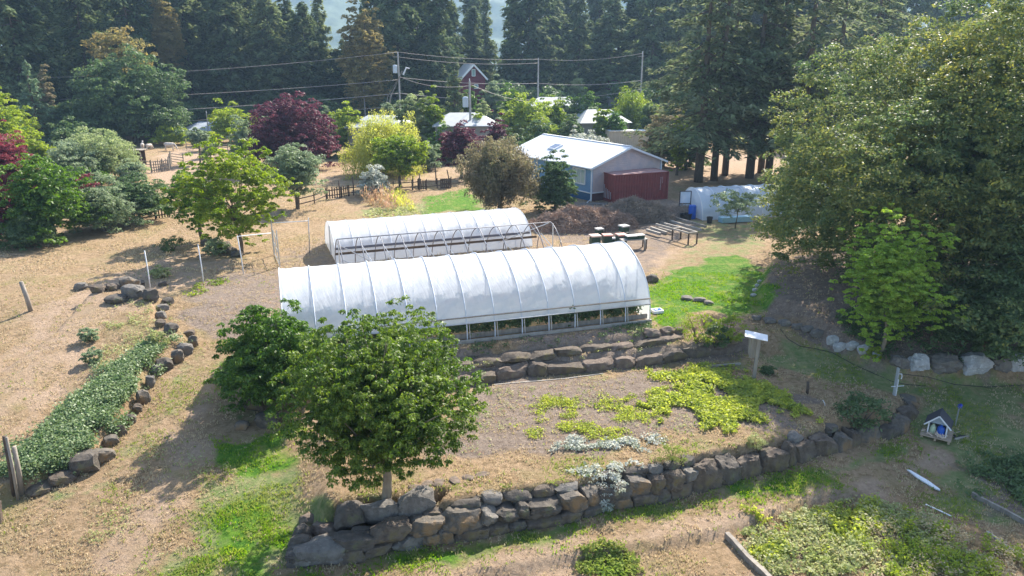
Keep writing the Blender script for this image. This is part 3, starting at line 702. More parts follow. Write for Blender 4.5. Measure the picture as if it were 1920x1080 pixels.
dk = MB().beam(WB(BL + .01, 2.85, 1.0), WB(BL + .01, 4.15, 1.0), .04, 1.9).build('door', wood_d, big)
MB().tube([WB(.9, BW / 2 - 1.5, 1.5), WB(.9, 1.5, .5)], .03).build('brace', steel, big)
# crops inside
r = np.random.RandomState(77)
def row_crop(name, label, s0, s1, y, h, wd, mat, n, ls, seed, cat='vegetable row'):
    r = np.random.RandomState(seed); t = thing(name, label, cat, BA)
    C = np.stack([r.uniform(s0, s1, n), y + r.normal(0, wd, n), r.uniform(.15, 1, n) ** .8 * h], 1)
    V = np.array([WB(*c) for c in C]); fastquads('foliage', leaves(r, V, .28, 26, ls, .4, 1), mat, t)
row_crop('tomato_row', 'leafy green crop row just inside the open side of the big greenhouse', .5, 18.1, .72, 1.0, .13, L['dark'], 900, .15, 5)
row_crop('tomato_row', 'taller second crop row deeper inside the big greenhouse', 1, 18, 2.7, 1.5, .25, L['dark'], 220, .17, 6)
# back greenhouse
KA = (1.516, 53.123, .02); KU = (-.93735, -.34838); KW, KH, KL = 6.3, 2.25, 14.4
back, WK, nK = greenhouse('greenhouse', 'smaller white plastic greenhouse behind the largest one with dark hip boards', KA, KU, KW, KH, KL, 11, 0, 0, fm, 2.1, .55, ribr=.022)
yk = front_y(1.0, KW, KH, 2.1, .55)
MB().beam(WK(.1, yk - .1, 1.0), WK(KL, yk - .1, 1.0), .06, .17).build('hip_board', simple('slate_board', (.16,.165,.2), (.11,.11,.13), .8), back)
MB().tube([WK(0, 1.7, .02), WK(0, 1.7, 1.9)], .04).build('end_post', steel, back)
MB().tube([WK(KL + .03, 2.6, .02), WK(KL + .03, 2.6, 2.15)], .04).build('end_post', steel, back)
# bare hoop frame between them
HA = (3.5, 46.7, .0); HU = KU; HW, HH, HL = 4.9, 2.75, 14.3
nH = Vector((-HU[1], HU[0], 0)); nH = nH if nH.y > 0 else -nH
WH = lambda s, y, z: Vector((HU[0] * s + nH.x * y, HU[1] * s + nH.y * y, z))
hf = thing('hoop_frame', 'bare grey steel hoop frame without plastic between the two white greenhouses', 'greenhouse frame', HA)
for i in range(12):
    s = HL * i / 11
    pts = [arch(-1 + 2 * k / 24, HW, HH, 1.55, .52) for k in range(25)]
    MB().tube([WH(s, y, z) for y, z in pts], .032, 5).build('hoop', hoopm, hf, True)
MB().tube([WH(0, HW / 2, HH), WH(HL, HW / 2, HH)], .032, 5).build('ridge_pole', hoopm, hf, True)
yb = HW - front_y(1.35, HW, HH, 1.55, .52)
MB().beam(WH(.2, yb, 1.3), WH(HL, yb, 1.3), .07, .16).build('hip_board', wood_d, hf)
for i in range(1, 11): s = HL * i / 11; MB().tube([WH(s, HW * .62, HH * .93), WH(s - .75, HW * .1, 1.0)], .018, 4).build('brace', white, hf)
for a, b in ((WH(HL, HW * .75, 2.2), WH(HL - 3.2, HW * .8, .1)), (WH(HL, HW * .2, 1.8), WH(HL - 3.2, HW * .1, .1)), (WH(0, HW / 2, HH), WH(3, HW - .3, 1.1)), (WH(0, HW * .2, .8), WH(0, HW * .85, 1.6)), (WH(.0, HW * .3, .1), WH(0, HW * .15, 1.8))):
    MB().tube([a, b], .03, 5).build('brace', steel, hf)
MB().tube([WH(0, HW * .42, 0), WH(0, HW * .42, HH - .05)], .04, 5).build('end_post', steel, hf)
MB().tube([WH(HL, HW * .5, 0), WH(HL, HW * .5, HH - .05)], .04, 5).build('end_post', steel, hf)
# small bluish greenhouse at the right back
SA = tuple(P(1317, 414, 0)); SA = (SA[0], SA[1], .02); sang = math.radians(14); SU = (math.cos(sang), math.sin(sang)); SW, SH, SL = 4.3, 2.5, 13.0
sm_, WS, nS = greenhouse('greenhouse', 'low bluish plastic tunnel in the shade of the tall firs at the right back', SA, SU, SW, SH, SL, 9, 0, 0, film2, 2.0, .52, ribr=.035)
MB().tube([WS(0, .35, 1.0), WS(SL, .35, 1.0)], .03).build('hip_rail', white, sm_)
d0 = thing('screen_door', 'dark framed screen door standing open at the left end of the bluish tunnel', 'door', WS(-.1, 2.2, 0) + Vector(SA))
fr = MB()
for a, b in (((0,0,0),(0,0,2.2)), ((-1.0,-.1,0),(-1.0,-.1,2.2)), ((0,0,2.2),(-1,-.1,2.2)), ((0,0,1.1),(-1,-.1,1.1)), ((0,0,.05),(-1,-.1,.05))): fr.beam(a, b, .07)
fr.build('frame', simple('dark_red_metal', (.06,.04,.05), (.03,.025,.03), .5), d0); MB().prism([(-.04,-.02,.1),(-.96,-.11,.1),(-.96,-.11,2.15),(-.04,-.02,2.15)], (0,.02,0)).build('screen', film2, d0)
def lathe(prof, n=20):
    mb = MB()
    for (r0, z0), (r1, z1) in zip(prof, prof[1:]):
        for k in range(n):
            a, b = 2 * math.pi * k / n, 2 * math.pi * (k + 1) / n
            mb.poly([(r0 * math.cos(a), r0 * math.sin(a), z0), (r0 * math.cos(b), r0 * math.sin(b), z0), (r1 * math.cos(b), r1 * math.sin(b), z1), (r1 * math.cos(a), r1 * math.sin(a), z1)])
    return mb
def lathed(name, label, cat, loc, prof, mat, n=20):
    o = lathe(prof, n).build(name, mat, None, False); o.location = loc; return tag(o, label, cat)
g = G(1297, 410); lathed('barrel', 'bright blue plastic barrel beside the open door of the bluish tunnel', 'barrel', g, [(0,0),(.3,0),(.33,.05),(.33,.3),(.35,.33),(.33,.36),(.33,.75),(.35,.78),(.33,.81),(.32,1.12),(.28,1.2),(0,1.2)], blue)
g = G(1289, 412); lathed('bin', 'squat black bin in front of the blue barrel', 'bin', g, [(0,0),(.3,0),(.36,.55),(.38,.57),(.34,.56),(.3,.4),(0,.38)], black)
g = G(1281, 412); lathed('bin', 'black bin at the foot of the open screen door', 'bin', g, [(0,0),(.28,0),(.34,.5),(.36,.52),(.32,.5),(.28,.35),(0,.33)], black)
g = G(1330, 418); lathed('pot', 'small black plant pot at the front corner of the bluish tunnel', 'pot', g, [(0,0),(.2,0),(.26,.5),(.28,.52),(.24,.5),(.2,.4),(0,.38)], black)
g = Vector(SA) + WS(1.2, -.7, 0)
MB().box((1.4, 0, .22), (2.9, .7, .44), sang).build('planter_box', simple('pale_blue_foam', (.32,.5,.56), (.25,.42,.48), .7)).location = g
tag(bpy.data.objects['planter_box'], 'pale blue planter box along the front of the bluish tunnel', 'planter')
# ================================================================ house and container
HS = dict(c=(7.75, 71.1), a=math.radians(33), w=9.2, l=14.2)
hrz = HS['a']; e1 = Vector((math.cos(hrz), math.sin(hrz), 0)); e2 = Vector((-math.sin(hrz), math.cos(hrz), 0)); HC = Vector((HS['c'][0], HS['c'][1], 0))
def HP(s, t, z): return e1 * s + e2 * t + Vector((0, 0, z))
def siding(name, c1, c2):
    m, t, b = newmat(name); v = vec_of(t)
    wv = N(t, 'ShaderNodeTexWave', wave_type='BANDS', bands_direction='Z', wave_profile='SAW'); wv.inputs['Scale'].default_value = 1.6
    t.links.new(v, wv.inputs['Vector'])
    c = mix(t, rng(t, nz(t, v, 1.2, 6), .35, .65), c1, c2)
    t.links.new(c, b.inputs['Base Color']); b.inputs['Roughness'].default_value = .7
    bp = N(t, 'ShaderNodeBump'); bp.inputs['Strength'].default_value = 1; bp.inputs['Distance'].default_value = .03
    t.links.new(wv.outputs['Fac'], bp.inputs['Height']); t.links.new(bp.outputs[0], b.inputs['Normal']); return m
sblue = siding('blue_siding', (.17,.33,.52), (.14,.28,.46)); spink = siding('faded_siding', (.62,.50,.47), (.48,.42,.44)); sskirt = siding('dark_blue_siding', (.03,.12,.26), (.025,.10,.22))
rm, rt, rb = newmat('white_metal_roof'); rb.inputs['Base Color'].default_value = (.66,.67,.70,1); rb.inputs['Metallic'].default_value = .0; rb.inputs['Roughness'].default_value = .45
house = thing('house', 'blue sided single storey house with a white metal roof beside the red container', 'house', HC)
w_, l_, EH, RH = HS['w'], HS['l'], 3.45, 5.05
MB().prism([HP(0, 0, .85), HP(0, l_, .85), HP(0, l_, EH), HP(0, 0, EH)], e1 * .15).build('front_wall', sblue, house)
MB().prism([HP(.15, 0, .85), HP(w_ - .15, 0, .85), HP(w_ - .15, 0, EH), HP(w_ / 2, 0, RH - .05), HP(.15, 0, EH)], e2 * .15).build('gable_wall', spink, house)
MB().prism([HP(.15, l_, .0), HP(w_ - .15, l_, .0), HP(w_ - .15, l_, EH), HP(w_ / 2, l_, RH - .05), HP(.15, l_, EH)], -e2 * .15).build('gable_wall', spink, house)
MB().prism([HP(w_, 0, .0), HP(w_, l_, .0), HP(w_, l_, EH), HP(w_, 0, EH)], -e1 * .15).build('rear_wall', sblue, house)
sk_ = MB(); sk_.prism([HP(.03, .03, 0), HP(.03, l_, 0), HP(.03, l_, .8), HP(.03, .03, .8)], e1 * .1); sk_.build('skirting', sskirt, house)
sk2 = MB(); sk2.prism([HP(.13, .03, 0), HP(w_ - .2, .03, 0), HP(w_ - .2, .03, .8), HP(.13, .03, .8)], e2 * .1); sk2.build('skirting', simple('dark_red_skirt', (.10,.03,.035), (.08,.025,.03), .7), house)
MB().beam(HP(-.02, -.02, .82), HP(-.02, l_, .82), .07, .1).beam(HP(-.02, -.02, .82), HP(w_, -.02, .82), .07, .1).build('belt_trim', white, house)
MB().beam(HP(-.02, -.02, 0), HP(-.02, -.02, EH), .14).beam(HP(w_ - .02, -.02, 0), HP(w_ - .02, -.02, EH), .14).build('corner_trim', white, house)
ov, th_ = .45, .07; sl_ = (RH - EH) / (w_ / 2); rf = MB()
for sgn in (0, 1):
    x0 = -ov if sgn == 0 else w_ + ov; z0 = EH - sl_ * ov
    a, b, c_, d_ = HP(x0, -ov, z0), HP(x0, l_ + ov, z0), HP(w_ / 2, l_ + ov, RH), HP(w_ / 2, -ov, RH)
    rf.prism([a, b, c_, d_] if sgn == 0 else [d_, c_, b, a], (0, 0, th_))
roof = rf.build('roof', rm, house)
rbm = MB()
for k in range(1, int((l_ + 2 * ov) / .35)):
    t_ = -ov + k * .35
    for x0 in (-ov, w_ + ov): rbm.beam(HP(x0, t_, EH - sl_ * ov + th_ + .008), HP(w_ / 2, t_, RH + th_ + .008), .035, .02)
rbm.build('roof_seams', rm, roof); MB().beam(HP(w_ / 2, -ov, RH + th_ + .02), HP(w_ / 2, l_ + ov, RH + th_ + .02), .3, .03).build('ridge_cap', white, roof)
bg_ = MB()
for x0 in (-ov, w_ + ov): bg_.beam(HP(x0, -ov - .02, EH - sl_ * ov - .04), HP(w_ / 2, -ov - .02, RH - .04), .04, .18)
bg_.build('bargeboard', white, roof); MB().tube([HP(-ov - .06, -ov, EH - sl_ * ov), HP(-ov - .06, l_ + ov, EH - sl_ * ov)], .07).build('gutter', white, house)
MB().tube([HP(-ov - .05, -.35, EH - .2), HP(-.12, -.1, EH - .45), HP(-.12, -.1, .25), HP(-.9, -.5, .06)], .05).build('downspout', white, house)
glass = newmat('window_glass'); gM = glass[0]; glass[2].inputs['Base Color'].default_value = (.30,.42,.42,1); glass[2].inputs['Roughness'].default_value = .08; glass[2].inputs['Specular IOR Level'].default_value = .9
def window(house, o, du, dn, W, H, name='window', bars=(.5,), fmat=None, glassmat=None):
    fmat = fmat or white; f = MB(); U = Vector((0, 0, 1)); q = o + dn * .03
    f.beam(q, q + du * W, .1, .1).beam(q + U * H, q + U * H + du * W, .1, .1).beam(q, q + U * H, .1, .1).beam(q + du * W, q + du * W + U * H, .1, .1)
    for b in bars: f.beam(q + du * W * b, q + du * W * b + U * H, .05, .05)
    fo = f.build(name, fmat, house); MB().prism([o, o + du * W, o + du * W + U * H, o + U * H], dn * .02).build('pane', glassmat or gM, fo); return fo
window(house, HP(-.002, 1.0, 1.55), e2, -e1, 1.95, 1.45, bars=(.33, .68))
window(house, HP(-.002, 6.0, 1.55), e2, -e1, 1.2, 1.3)
s0 = HP(1.6, 8.3, EH + sl_ * 1.6 + th_ + .02); nrm = (Vector((0, 0, 1)) - e1 * sl_).normalized()
up_ = (e1 + Vector((0, 0, sl_))).normalized()
sky = MB(); sky.prism([s0, s0 + e2 * 1.3, s0 + e2 * 1.3 + up_ * 1.2, s0 + up_ * 1.2], nrm * .14); so_ = sky.build('skylight', white, roof)
MB().prism([s0 + e2 * .12 + up_ * .1 + nrm * .142, s0 + e2 * 1.18 + up_ * .1 + nrm * .142, s0 + e2 * 1.18 + up_ * 1.1 + nrm * .142, s0 + e2 * .12 + up_ * 1.1 + nrm * .142], nrm * .01).build('skylight_glass', simple('dark_glass', (.10,.13,.2), (.07,.09,.15), .1), roof)
# container
def container(name, label, loc, rz, Ln, Wd, Ht, mat, topmat, lines=True):
    root = thing(name, label, 'shipping container', loc, rz); mb = MB()
    def corr(p0, d, ln, nrm_, step=.28):
        k = int(ln / step); xs = []
        for i in range(k):
            s = i * ln / k; q = ln / k
            xs += [(s, 0), (s + q * .35, 0), (s + q * .5, .04), (s + q * .85, .04)]
        xs.append((ln, 0))
        for (a, da), (b, db) in zip(xs, xs[1:]):
            A = p0 + d * a - nrm_ * da; B = p0 + d * b - nrm_ * db; U = Vector((0, 0, Ht - .1)); mb.poly([A, B, B + U, A + U])
    X, Y, z = Vector((1,0,0)), Vector((0,1,0)), Vector((0,0,.05))
    corr(Vector((0,.02,.05)), X, Ln, -Y); corr(Vector((Ln - .02,0,.05)), Y, Wd, X); corr(Vector((Ln,Wd - .02,.05)), -X, Ln, Y); corr(Vector((.02,Wd,.05)), -Y, Wd, -X)
    mb.build('body', mat, root)
    f = MB()
    for x in (0, Ln):
        for y in (0, Wd): f.beam((x, y, 0), (x, y, Ht), .12)
    for z0 in (.06, Ht - .05):
        for y in (0, Wd): f.beam((0, y, z0), (Ln, y, z0), .1)
        for x in (0, Ln): f.beam((x, 0, z0), (x, Wd, z0), .1)
    f.build('frame', mat, root); MB().box((Ln / 2, Wd / 2, Ht - .03), (Ln - .02, Wd - .02, .04)).build('roof', topmat, root)
    return root
cm = simple('red_container_paint', (.25,.05,.042), (.18,.04,.036), .6, 2.5, bump=.1); cp = simple('faded_pink_roof', (.50,.30,.27), (.36,.2,.18), .7, 2)
p0 = P(1150, 381.5, 0); p1 = P(1256, 374, 0); ca_ = math.atan2(p1[1] - p0[1], p1[0] - p0[0])
ctn = container('shipping_container', 'dark red corrugated shipping container against the gable end of the blue house', Vector((p0[0], p0[1], 0)), ca_ + .06, 6.15, 2.6, 2.75, cm, cp)
for k, (x, h0, h1) in enumerate([(.35, .1, .9), (.65, .1, 1.0), (.95, .1, 1.1), (1.25, .1, 1.2), (1.55, .1, 1.5), (1.85, .1, 1.9)]):
    MB().beam((-.035, x + .2, h0 + .2), (-.035, x + .2, h1 + .1), .03, .07).build('paint_stripe', simple('grey_stripe', (.5,.48,.5), (.4,.38,.4), .7) if k == 0 else bpy.data.materials['grey_stripe'], ctn)
tx = bpy.data.curves.new('marking', 'FONT'); tx.body = 'TRLU 2846137'; tx.size = .2; tx.extrude = .004
m_ = simple('marking_white', (.6,.55,.55), (.5,.45,.45), .7)
for (x, y0, y1, wd_) in ((5.28, 1.0, 2.25, .05), (5.48, 1.65, 2.25, .04)):
    mb = MB(); z = y0
    while z < y1: mb.box((x, -.045, z + .04), (wd_, .01, .075)); z += .13
    mb.build('marking', m_, ctn)
bpy.data.curves.remove(tx)
cw = simple('cream_container_paint', (.50,.47,.38), (.42,.39,.32), .6, 2)
g = GX(1142, 113); container('shipping_container', 'cream corrugated storage container beyond the house roof beside the weeping willow', g, .12, 6.1, 2.4, 2.9, cw, white)
# ================================================================ props
def above(g, px, py):                                     # the point over ground point g seen at (px,py)
    z = Z_at(py, g.y); return Vector((X_at(px, g.y, z), g.y, z))
def post(name, label, cat, b, tp, r0, mat, n=7, group=None, square=False, r1=None):
    g = G(*b); t = above(g, *tp); mb = MB()
    if square: mb.beam((0, 0, -.1), t - g, r0 * 2)
    else: mb.tube([(0, 0, -.1), (t - g) * .5 + Vector((.02, 0, 0)), t - g], [r0, r0 * .95, r1 or r0 * .85], n)
    o = mb.build(name, mat, None, not square); o.location = g; return tag(o, label, cat, group)
post('fence_post', 'short thick leaning weathered wooden post standing alone on the dry field at the left', 'post', (58,583), (39,528), .13, wood_g)
for i, (b, t) in enumerate((((283,548),(271,470)), ((382,531),(371,458)), ((457,514),(445,442)))):
    post('fence_post', 'thin white metal fence post on the dry slope, %s from the left' % ordn[i], 'post', b, t, .035, white, 6, 'thin metal fence posts on the dry slope')
post('fence_post', 'thin steel post at the right end of the wire gate rail behind the big greenhouse', 'post', (580,475), (578,408), .035, steel, 6)
post('stake', 'leaning grey stake tallest at the left edge beside the bramble bed', 'post', (34,938), (12,820), .055, wood_g, 6)
post('fence_post', 'thick weathered post right of the leaning stake at the bramble bed', 'post', (41,925), (26,838), .09, wood_g, 8)
post('fence_post', 'dark weathered post behind the leaning stake at the left edge', 'post', (26,925), (8,818), .08, wood_d, 8)
post('fence_post', 'sunlit tan post cut off by the left edge of the photo', 'post', (0,980), (-3,940), .06, RKP, 6, square=True)
post('tree_stump', 'small dark upright stump on the grass right of the vegetable patch', 'stump', (1513,738), (1515,716), .07, wood_d, 7)
post('stake', 'tiny white stake standing in the shaded end of the garden plot', 'stake', (1548,762), (1543,750), .02, white, 5)
# long top rails of the wire fence and the steel gate
def bar(name, label, cat, g1, p1, g2, p2, r0, mat, sag=0, group=None):
    a = above(G(*g1), *p1); b = above(G(*g2), *p2); m = (a + b) / 2 - Vector((0, 0, sag)); pts = [a + (b - a) * t - Vector((0, 0, 4 * sag * t * (1 - t))) for t in np.linspace(0, 1, 9)]
    o = MB().tube([p - a for p in pts], r0, 5).build(name, mat, None, True); o.location = a; return tag(o, label, cat, group)
bar('fence_rail', 'white pipe rail running from the left fence post to the steel gate', 'rail', (457,514), (447,443), (510,500), (508,437), .03, white)
bar('fence_rail', 'white pipe rail from the steel gate to the thin post on its right', 'rail', (515,480), (512,418), (580,475), (578,414), .03, white)
gt_ = thing('metal_gate', 'narrow steel tube gate standing edge-on left of the smaller greenhouse', 'gate', G(525, 501))
g0 = G(525, 501); g1 = G(514, 478)
for nm, g_, tp in (('gate_post', g0, (518, 432)), ('gate_post', g1, (508, 411))): MB().tube([g_ - g0, above(g_, *tp) - g0], .04, 6).build(nm, steel, gt_)
gf = MB(); A_, B_ = g0 + Vector((-.05, .1, .1)), g1 + Vector((.1, -.1, .1)); T_ = Vector((0, 0, 1.75))
for a, b in ((A_, B_), (A_ + T_, B_ + T_), (A_, A_ + T_), (B_, B_ + T_), ((A_ + B_) / 2, (A_ + B_) / 2 + T_), (A_ + T_ * .5, B_ + T_ * .5)): gf.tube([a - g0, b - g0], .028, 5)
gf.build('gate_frame', steel, gt_)
# --- bird box on a post
gb_ = G(1413, 713); m = mpp(gb_); bb = thing('nest_box', 'large weathered wooden nest box with white sloping roof on a thick post', 'nest box', gb_, -.15)
tp = above(gb_, 1416, 634) - gb_; H_ = tp.z
MB().beam((0, 0, -.1), (0.04, 0, H_), .15).build('post', wood_g, bb)
plk = MB()
for k in range(4): plk.box((-.28 + .0, .10 + .13 * k, H_ - .55 + .02 * k), (.03, .125, .95), 0)
for k in range(4): plk.box((.14, .10 + .13 * k, H_ - .55), (.03, .125, .95), 0)
for k in range(3): plk.box((-.21 + .14 * k, .03, H_ - .52), (.135, .03, .98), 0); plk.box((-.21 + .14 * k, .6, H_ - .55), (.135, .03, .95), 0)
plk.build('box_boards', wood_g, bb)
MB().prism([(-.6, .0, H_ + .04), (.4, -.22, H_ - .06), (.5, .42, H_ - .0), (-.5, .68, H_ + .1)], (0, 0, .03)).build('roof', white, bb)
# --- tap post
gp = G(1676, 741); tpz = (above(gp, 1677, 690) - gp).z; tpp = thing('tap_post', 'pale grey standpipe post with a white pipe and tap beside the garden hose', 'tap post', gp)
MB().beam((0, 0, -.1), (0, 0, tpz), .16, .06).build('post', simple('grey_painted_wood', (.40,.42,.42), (.3,.32,.32), .7), tpp)
MB().tube([(.05, -.06, 0), (.05, -.06, tpz * .6)], .025, 6).build('pipe', white, tpp)
MB().tube([(.06, -.04, tpz * .8), (.16, -.06, tpz * .8), (.19, -.06, tpz * .7), (.17, -.06, tpz * .62)], .02, 6).build('tap', white, tpp)
MB().tube([(-.22, -.06, tpz * .34), (.35, -.06, tpz * .37)], .018, 5).build('cross_pipe', white, tpp)
# --- toy house on a pallet
gh = G(1762, 822); th = thing('playhouse', 'small open-fronted blue-grey toy house with a black roof on a wooden pallet', 'toy house', gh + Vector((0, .25, 0)), -.62)
pl = MB()
for k in range(6): pl.box((0, -.5 + .2 * k, .13), (1.15, .17, .03))
for k in (-.5, 0, .5): pl.box((k, 0, .055), (.08, 1.2, .1))
pl.build('pallet', simple('new_wood', (.46,.36,.26), (.36,.27,.19), .8, 3), th)
hw = MB(); zb = .15; hx, hy = .34, .34
hw.prism([(-hx, hy + .1, zb), (hx, hy + .1, zb), (hx, hy + .1, zb + .5), (0, hy + .1, zb + .85), (-hx, hy + .1, zb + .5)], (0, -.03, 0))
for s in (-1, 1): hw.prism([(s * hx, -hy + .1, zb), (s * hx, hy + .07, zb), (s * hx, hy + .07, zb + .5), (s * hx, -hy + .1, zb + .5)], (-.03 * s, 0, 0))
hw.prism([(-hx, -hy + .13, zb + .5), (hx, -hy + .13, zb + .5), (0, -hy + .13, zb + .85)], (0, -.03, 0)); hw.build('wall', simple('pale_blue_paint', (.35,.42,.48), (.3,.36,.42), .6), th)
rf_ = MB()
for s in (-1, 1): rf_.prism([(0, -hy - .02, zb + .9), (0, hy + .22, zb + .9), (s * .5, hy + .22, zb + .4), (s * .5, -hy - .02, zb + .4)], (0, 0, .03))
rf_.build('roof', simple('black_shingle', (.03,.03,.04), (.05,.05,.06), .8, 20), th)
tr_ = MB()
for s in (-1, 1): tr_.beam((0, -hy - .04, zb + .9), (s * .5, -hy - .04, zb + .4), .03, .05)
for s in (-1, 1): tr_.beam((s * hx, -hy + .09, zb), (s * hx, -hy + .09, zb + .52), .05)
tr_.build('trim', white, th)
st_ = MB(); r3 = random.Random(3)
for k in range(14):
    x, y = r3.uniform(-.5, .4), r3.uniform(-.6, -.28); a = r3.uniform(0, 3.1); l = r3.uniform(.15, .35)
    st_.beam((x - math.cos(a) * l / 2, y - math.sin(a) * l / 2, .2 + r3.uniform(0, .05)), (x + math.cos(a) * l / 2, y + math.sin(a) * l / 2, .2 + r3.uniform(0, .12)), .03)
o = st_.build('kindling', simple('cut_wood', (.72,.58,.46), (.6,.47,.36), .8), None); o.location = th.location; o.rotation_euler = th.rotation_euler; tag(o, 'heap of short cut sticks on the pallet in front of the toy house', 'sticks')
def on(t, x, y, z): return t.location + Matrix.Rotation(t.rotation_euler.z, 3, 'Z') @ Vector((x, y, z))
lathed('jug', 'bright blue plastic jug standing in the toy house', 'jug', on(th, .13, -.18, .15), [(0,0),(.14,0),(.15,.05),(.15,.3),(.12,.38),(.05,.42),(.05,.48),(0,.48)], blue, 14)
lathed('jug', 'pale green plastic jug standing in the toy house', 'jug', on(th, -.17, -.15, .15), [(0,0),(.11,0),(.12,.05),(.12,.26),(.1,.33),(.045,.38),(.045,.44),(0,.44)], simple('pale_green_plastic', (.5,.6,.42), (.42,.52,.35), .4), 14)
tr = thing('tray', 'dark tray with pale edge boards beside the toy house', 'tray', on(th, .75, .35, .02), .3)
MB().box((0, 0, .04), (.6, .35, .04)).build('base', black, tr); MB().box((0, -.2, .06), (.75, .06, .08)).box((0, .2, .06), (.75, .06, .08)).build('edge_board', wood_p, tr)
gs = G(1791, 798); sp_ = thing('garden_stake', 'thin pole with a blue pinwheel top beside the toy house', 'garden stake', gs)
hz2 = (above(gs, 1793, 762) - gs).z; MB().tube([(0, 0, -.05), (.02, 0, hz2)], .03, 7).build('pole', steel, sp_)
pw = MB()
for k in range(6):
    a = k * math.pi / 3; pw.prism([(.02, -.03, hz2 + .03), (.02 + .13 * math.cos(a), -.05, hz2 + .03 + .13 * math.sin(a)), (.02 + .11 * math.cos(a + .7), -.02, hz2 + .03 + .11 * math.sin(a + .7))], (0, .01, 0))
pw.build('pinwheel', simple('blue_foil', (.02,.05,.45), (.02,.04,.35), .3), sp_)
# --- boards, pipes, logs lying about
def lying(name, label, cat, p, q, a, b, mat, lift=.03, wob=0, n=6, group=None):
    A, B = G(*p), G(*q); mb = MB(); pts = []
    for i in range(n + 1):
        c = A.lerp(B, i / n); c.z = float(terr(c.x, c.y)) + lift; pts.append(c - A)
    if n == 1: mb.beam(pts[0], pts[1], a, b)
    else:
        for c, d in zip(pts, pts[1:]): mb.beam(c, d + (d - c) * .02, a, b)
    o = mb.build(name, mat, None); o.location = A; return tag(o, label, cat, group)
wp = MB(); A, B = G(1700, 884), G(1762, 923); d_ = (B - A); s_ = Vector((-d_.y, d_.x, 0)).normalized()
wp.prism([Vector((0,0,.05)), d_ * .08 + s_ * .07 + Vector((0,0,.06)), d_ * .6 + s_ * .13 + Vector((0,0,.05)), d_ * .95 + s_ * .06 + Vector((0,0,.05)), d_ + Vector((0,0,.05)), d_ * .9 - s_ * .07 + Vector((0,0,.05)), d_ * .4 - s_ * .12 + Vector((0,0,.06))], (0, 0, .05))
o = wp.build('plank', white, None); o.location = A; tag(o, 'white pointed board lying on the grass in the lower right', 'board')
lying('plank', 'thin white board lying at the upper edge of the lower right plot', 'board', (1735, 947), (1784, 970), .06, .03, white)
lying('garden_edging', 'long whitish edging strip along the right side of the lower right plot', 'garden edging', (1850, 1000), (1935, 1062), .09, .1, wood_p, .05)
lying('garden_edging', 'weathered timber edging of the shaded plot at the right edge', 'garden edging', (1822, 930), (1932, 990), .09, .2, wood_g, .08)
lying('garden_edging', 'weathered timber edging at the left corner of the lower right plot', 'garden edging', (1362, 1008), (1446, 1095), .16, .25, wood_g, .1)
lying('log', 'long pale log lying at the back edge of the garden plot', 'log', (1296, 693), (1388, 684), .09, .09, wood_p, .06)
lying('plank', 'pale board lying along the back edge of the garden plot', 'board', (925, 722), (1130, 701), .06, .02, wood_p, .02)
for i, (px, py) in enumerate([(778,915),(800,908),(822,905),(852,901),(878,896),(905,890)]):
    g = G(px, py); o = put_rock('flagstone', (g.x, g.y, g.z + .02), .28, .2, .05, i * .7, 400 + i, RKP, None, 2, .03); tag(o, 'flat pale stepping stone, %s from the left behind the foreground wall' % ordn[i], 'stepping stone', 'stepping stones behind the wall')
hp = [(1463,618),(1478,637),(1500,650),(1530,655),(1560,662),(1600,684),(1640,702),(1672,716),(1700,722),(1735,725)]
pts = [G(*p) + Vector((0, 0, .03)) for p in hp]; o = MB().tube([p - pts[0] for p in pts], .015, 6).build('garden_hose', black, None, True); o.location = pts[0]; tag(o, 'black garden hose snaking down the shaded lawn to the tap post', 'hose')
hp = [(1690,702),(1740,708),(1790,722),(1850,727),(1930,722)]
pts = [G(*p) + Vector((0, 0, .03)) for p in hp]; o = MB().tube([p - pts[0] for p in pts], .015, 6).build('garden_hose', black, None, True); o.location = pts[0]; tag(o, 'second black hose lying across the lawn below the boulder row', 'hose')
gbn = G(1232, 586); bs = thing('basin', 'shallow white basin with a blue rim on the green grass beside the big greenhouse', 'basin', gbn, .2)
bm_ = MB(); bm_.box((0, 0, .03), (.5, .42, .05))
for a, b in (((-.27,-.23),(.27,-.23)), ((.27,-.23),(.27,.23)), ((.27,.23),(-.27,.23)), ((-.27,.23),(-.27,-.23))): bm_.beam((a[0], a[1], .1), (b[0], b[1], .1), .06, .16)
bm_.build('tub', white, bs); lathe([(0, .12), (.16, .12), (.2, .17), (.17, .2), (0, .15)], 12).build('blue_bowl', blue, bs)
# --- beehives and tables
hg = simple('dark_green_hive', (.035,.075,.05), (.025,.055,.035), .6); 
def hive(px, py, s, roofc, label, tall=1.0, rz=.25):
    g = G(px, py); t = thing('beehive', label, 'beehive', g, rz, 'beehives behind the big greenhouse')
    st = MB()
    for x in (-.22, .22):
        for y in (-.22, .22): st.beam((x * s, y * s, 0), (x * s, y * s, .25), .06)
    st.build('stand', wood_g, t); b = MB(); b.box((0, 0, .25 + .14 * s), (.62 * s, .62 * s, .28 * s)); b.box((0, 0, .25 + (.14 + .285) * s * tall), (.6 * s, .6 * s, .29 * s * tall)); b.build('box', hg, t)
    zt = .25 + .57 * s * tall + .02; r_b = MB(); r_b.box((0, 0, zt + .04), (.72 * s, .72 * s, .1)); r_b.build('roof', roofc, t)
    MB().box((0, -.33 * s, .27), (.4 * s, .08, .03)).build('landing_board', wood_p, t); return t
rd = simple('red_roof_paint', (.45,.16,.12), (.55,.42,.36), .6, 1.5); gr_ = simple('grey_roof_paint', (.5,.48,.45), (.4,.38,.36), .6)
pk = simple('pink_roof_paint', (.62,.50,.42), (.5,.3,.24), .6, 1.5)
hive(1115, 464, 1.05, pk, 'dark green beehive with a pale pink roof, leftmost of the front row')
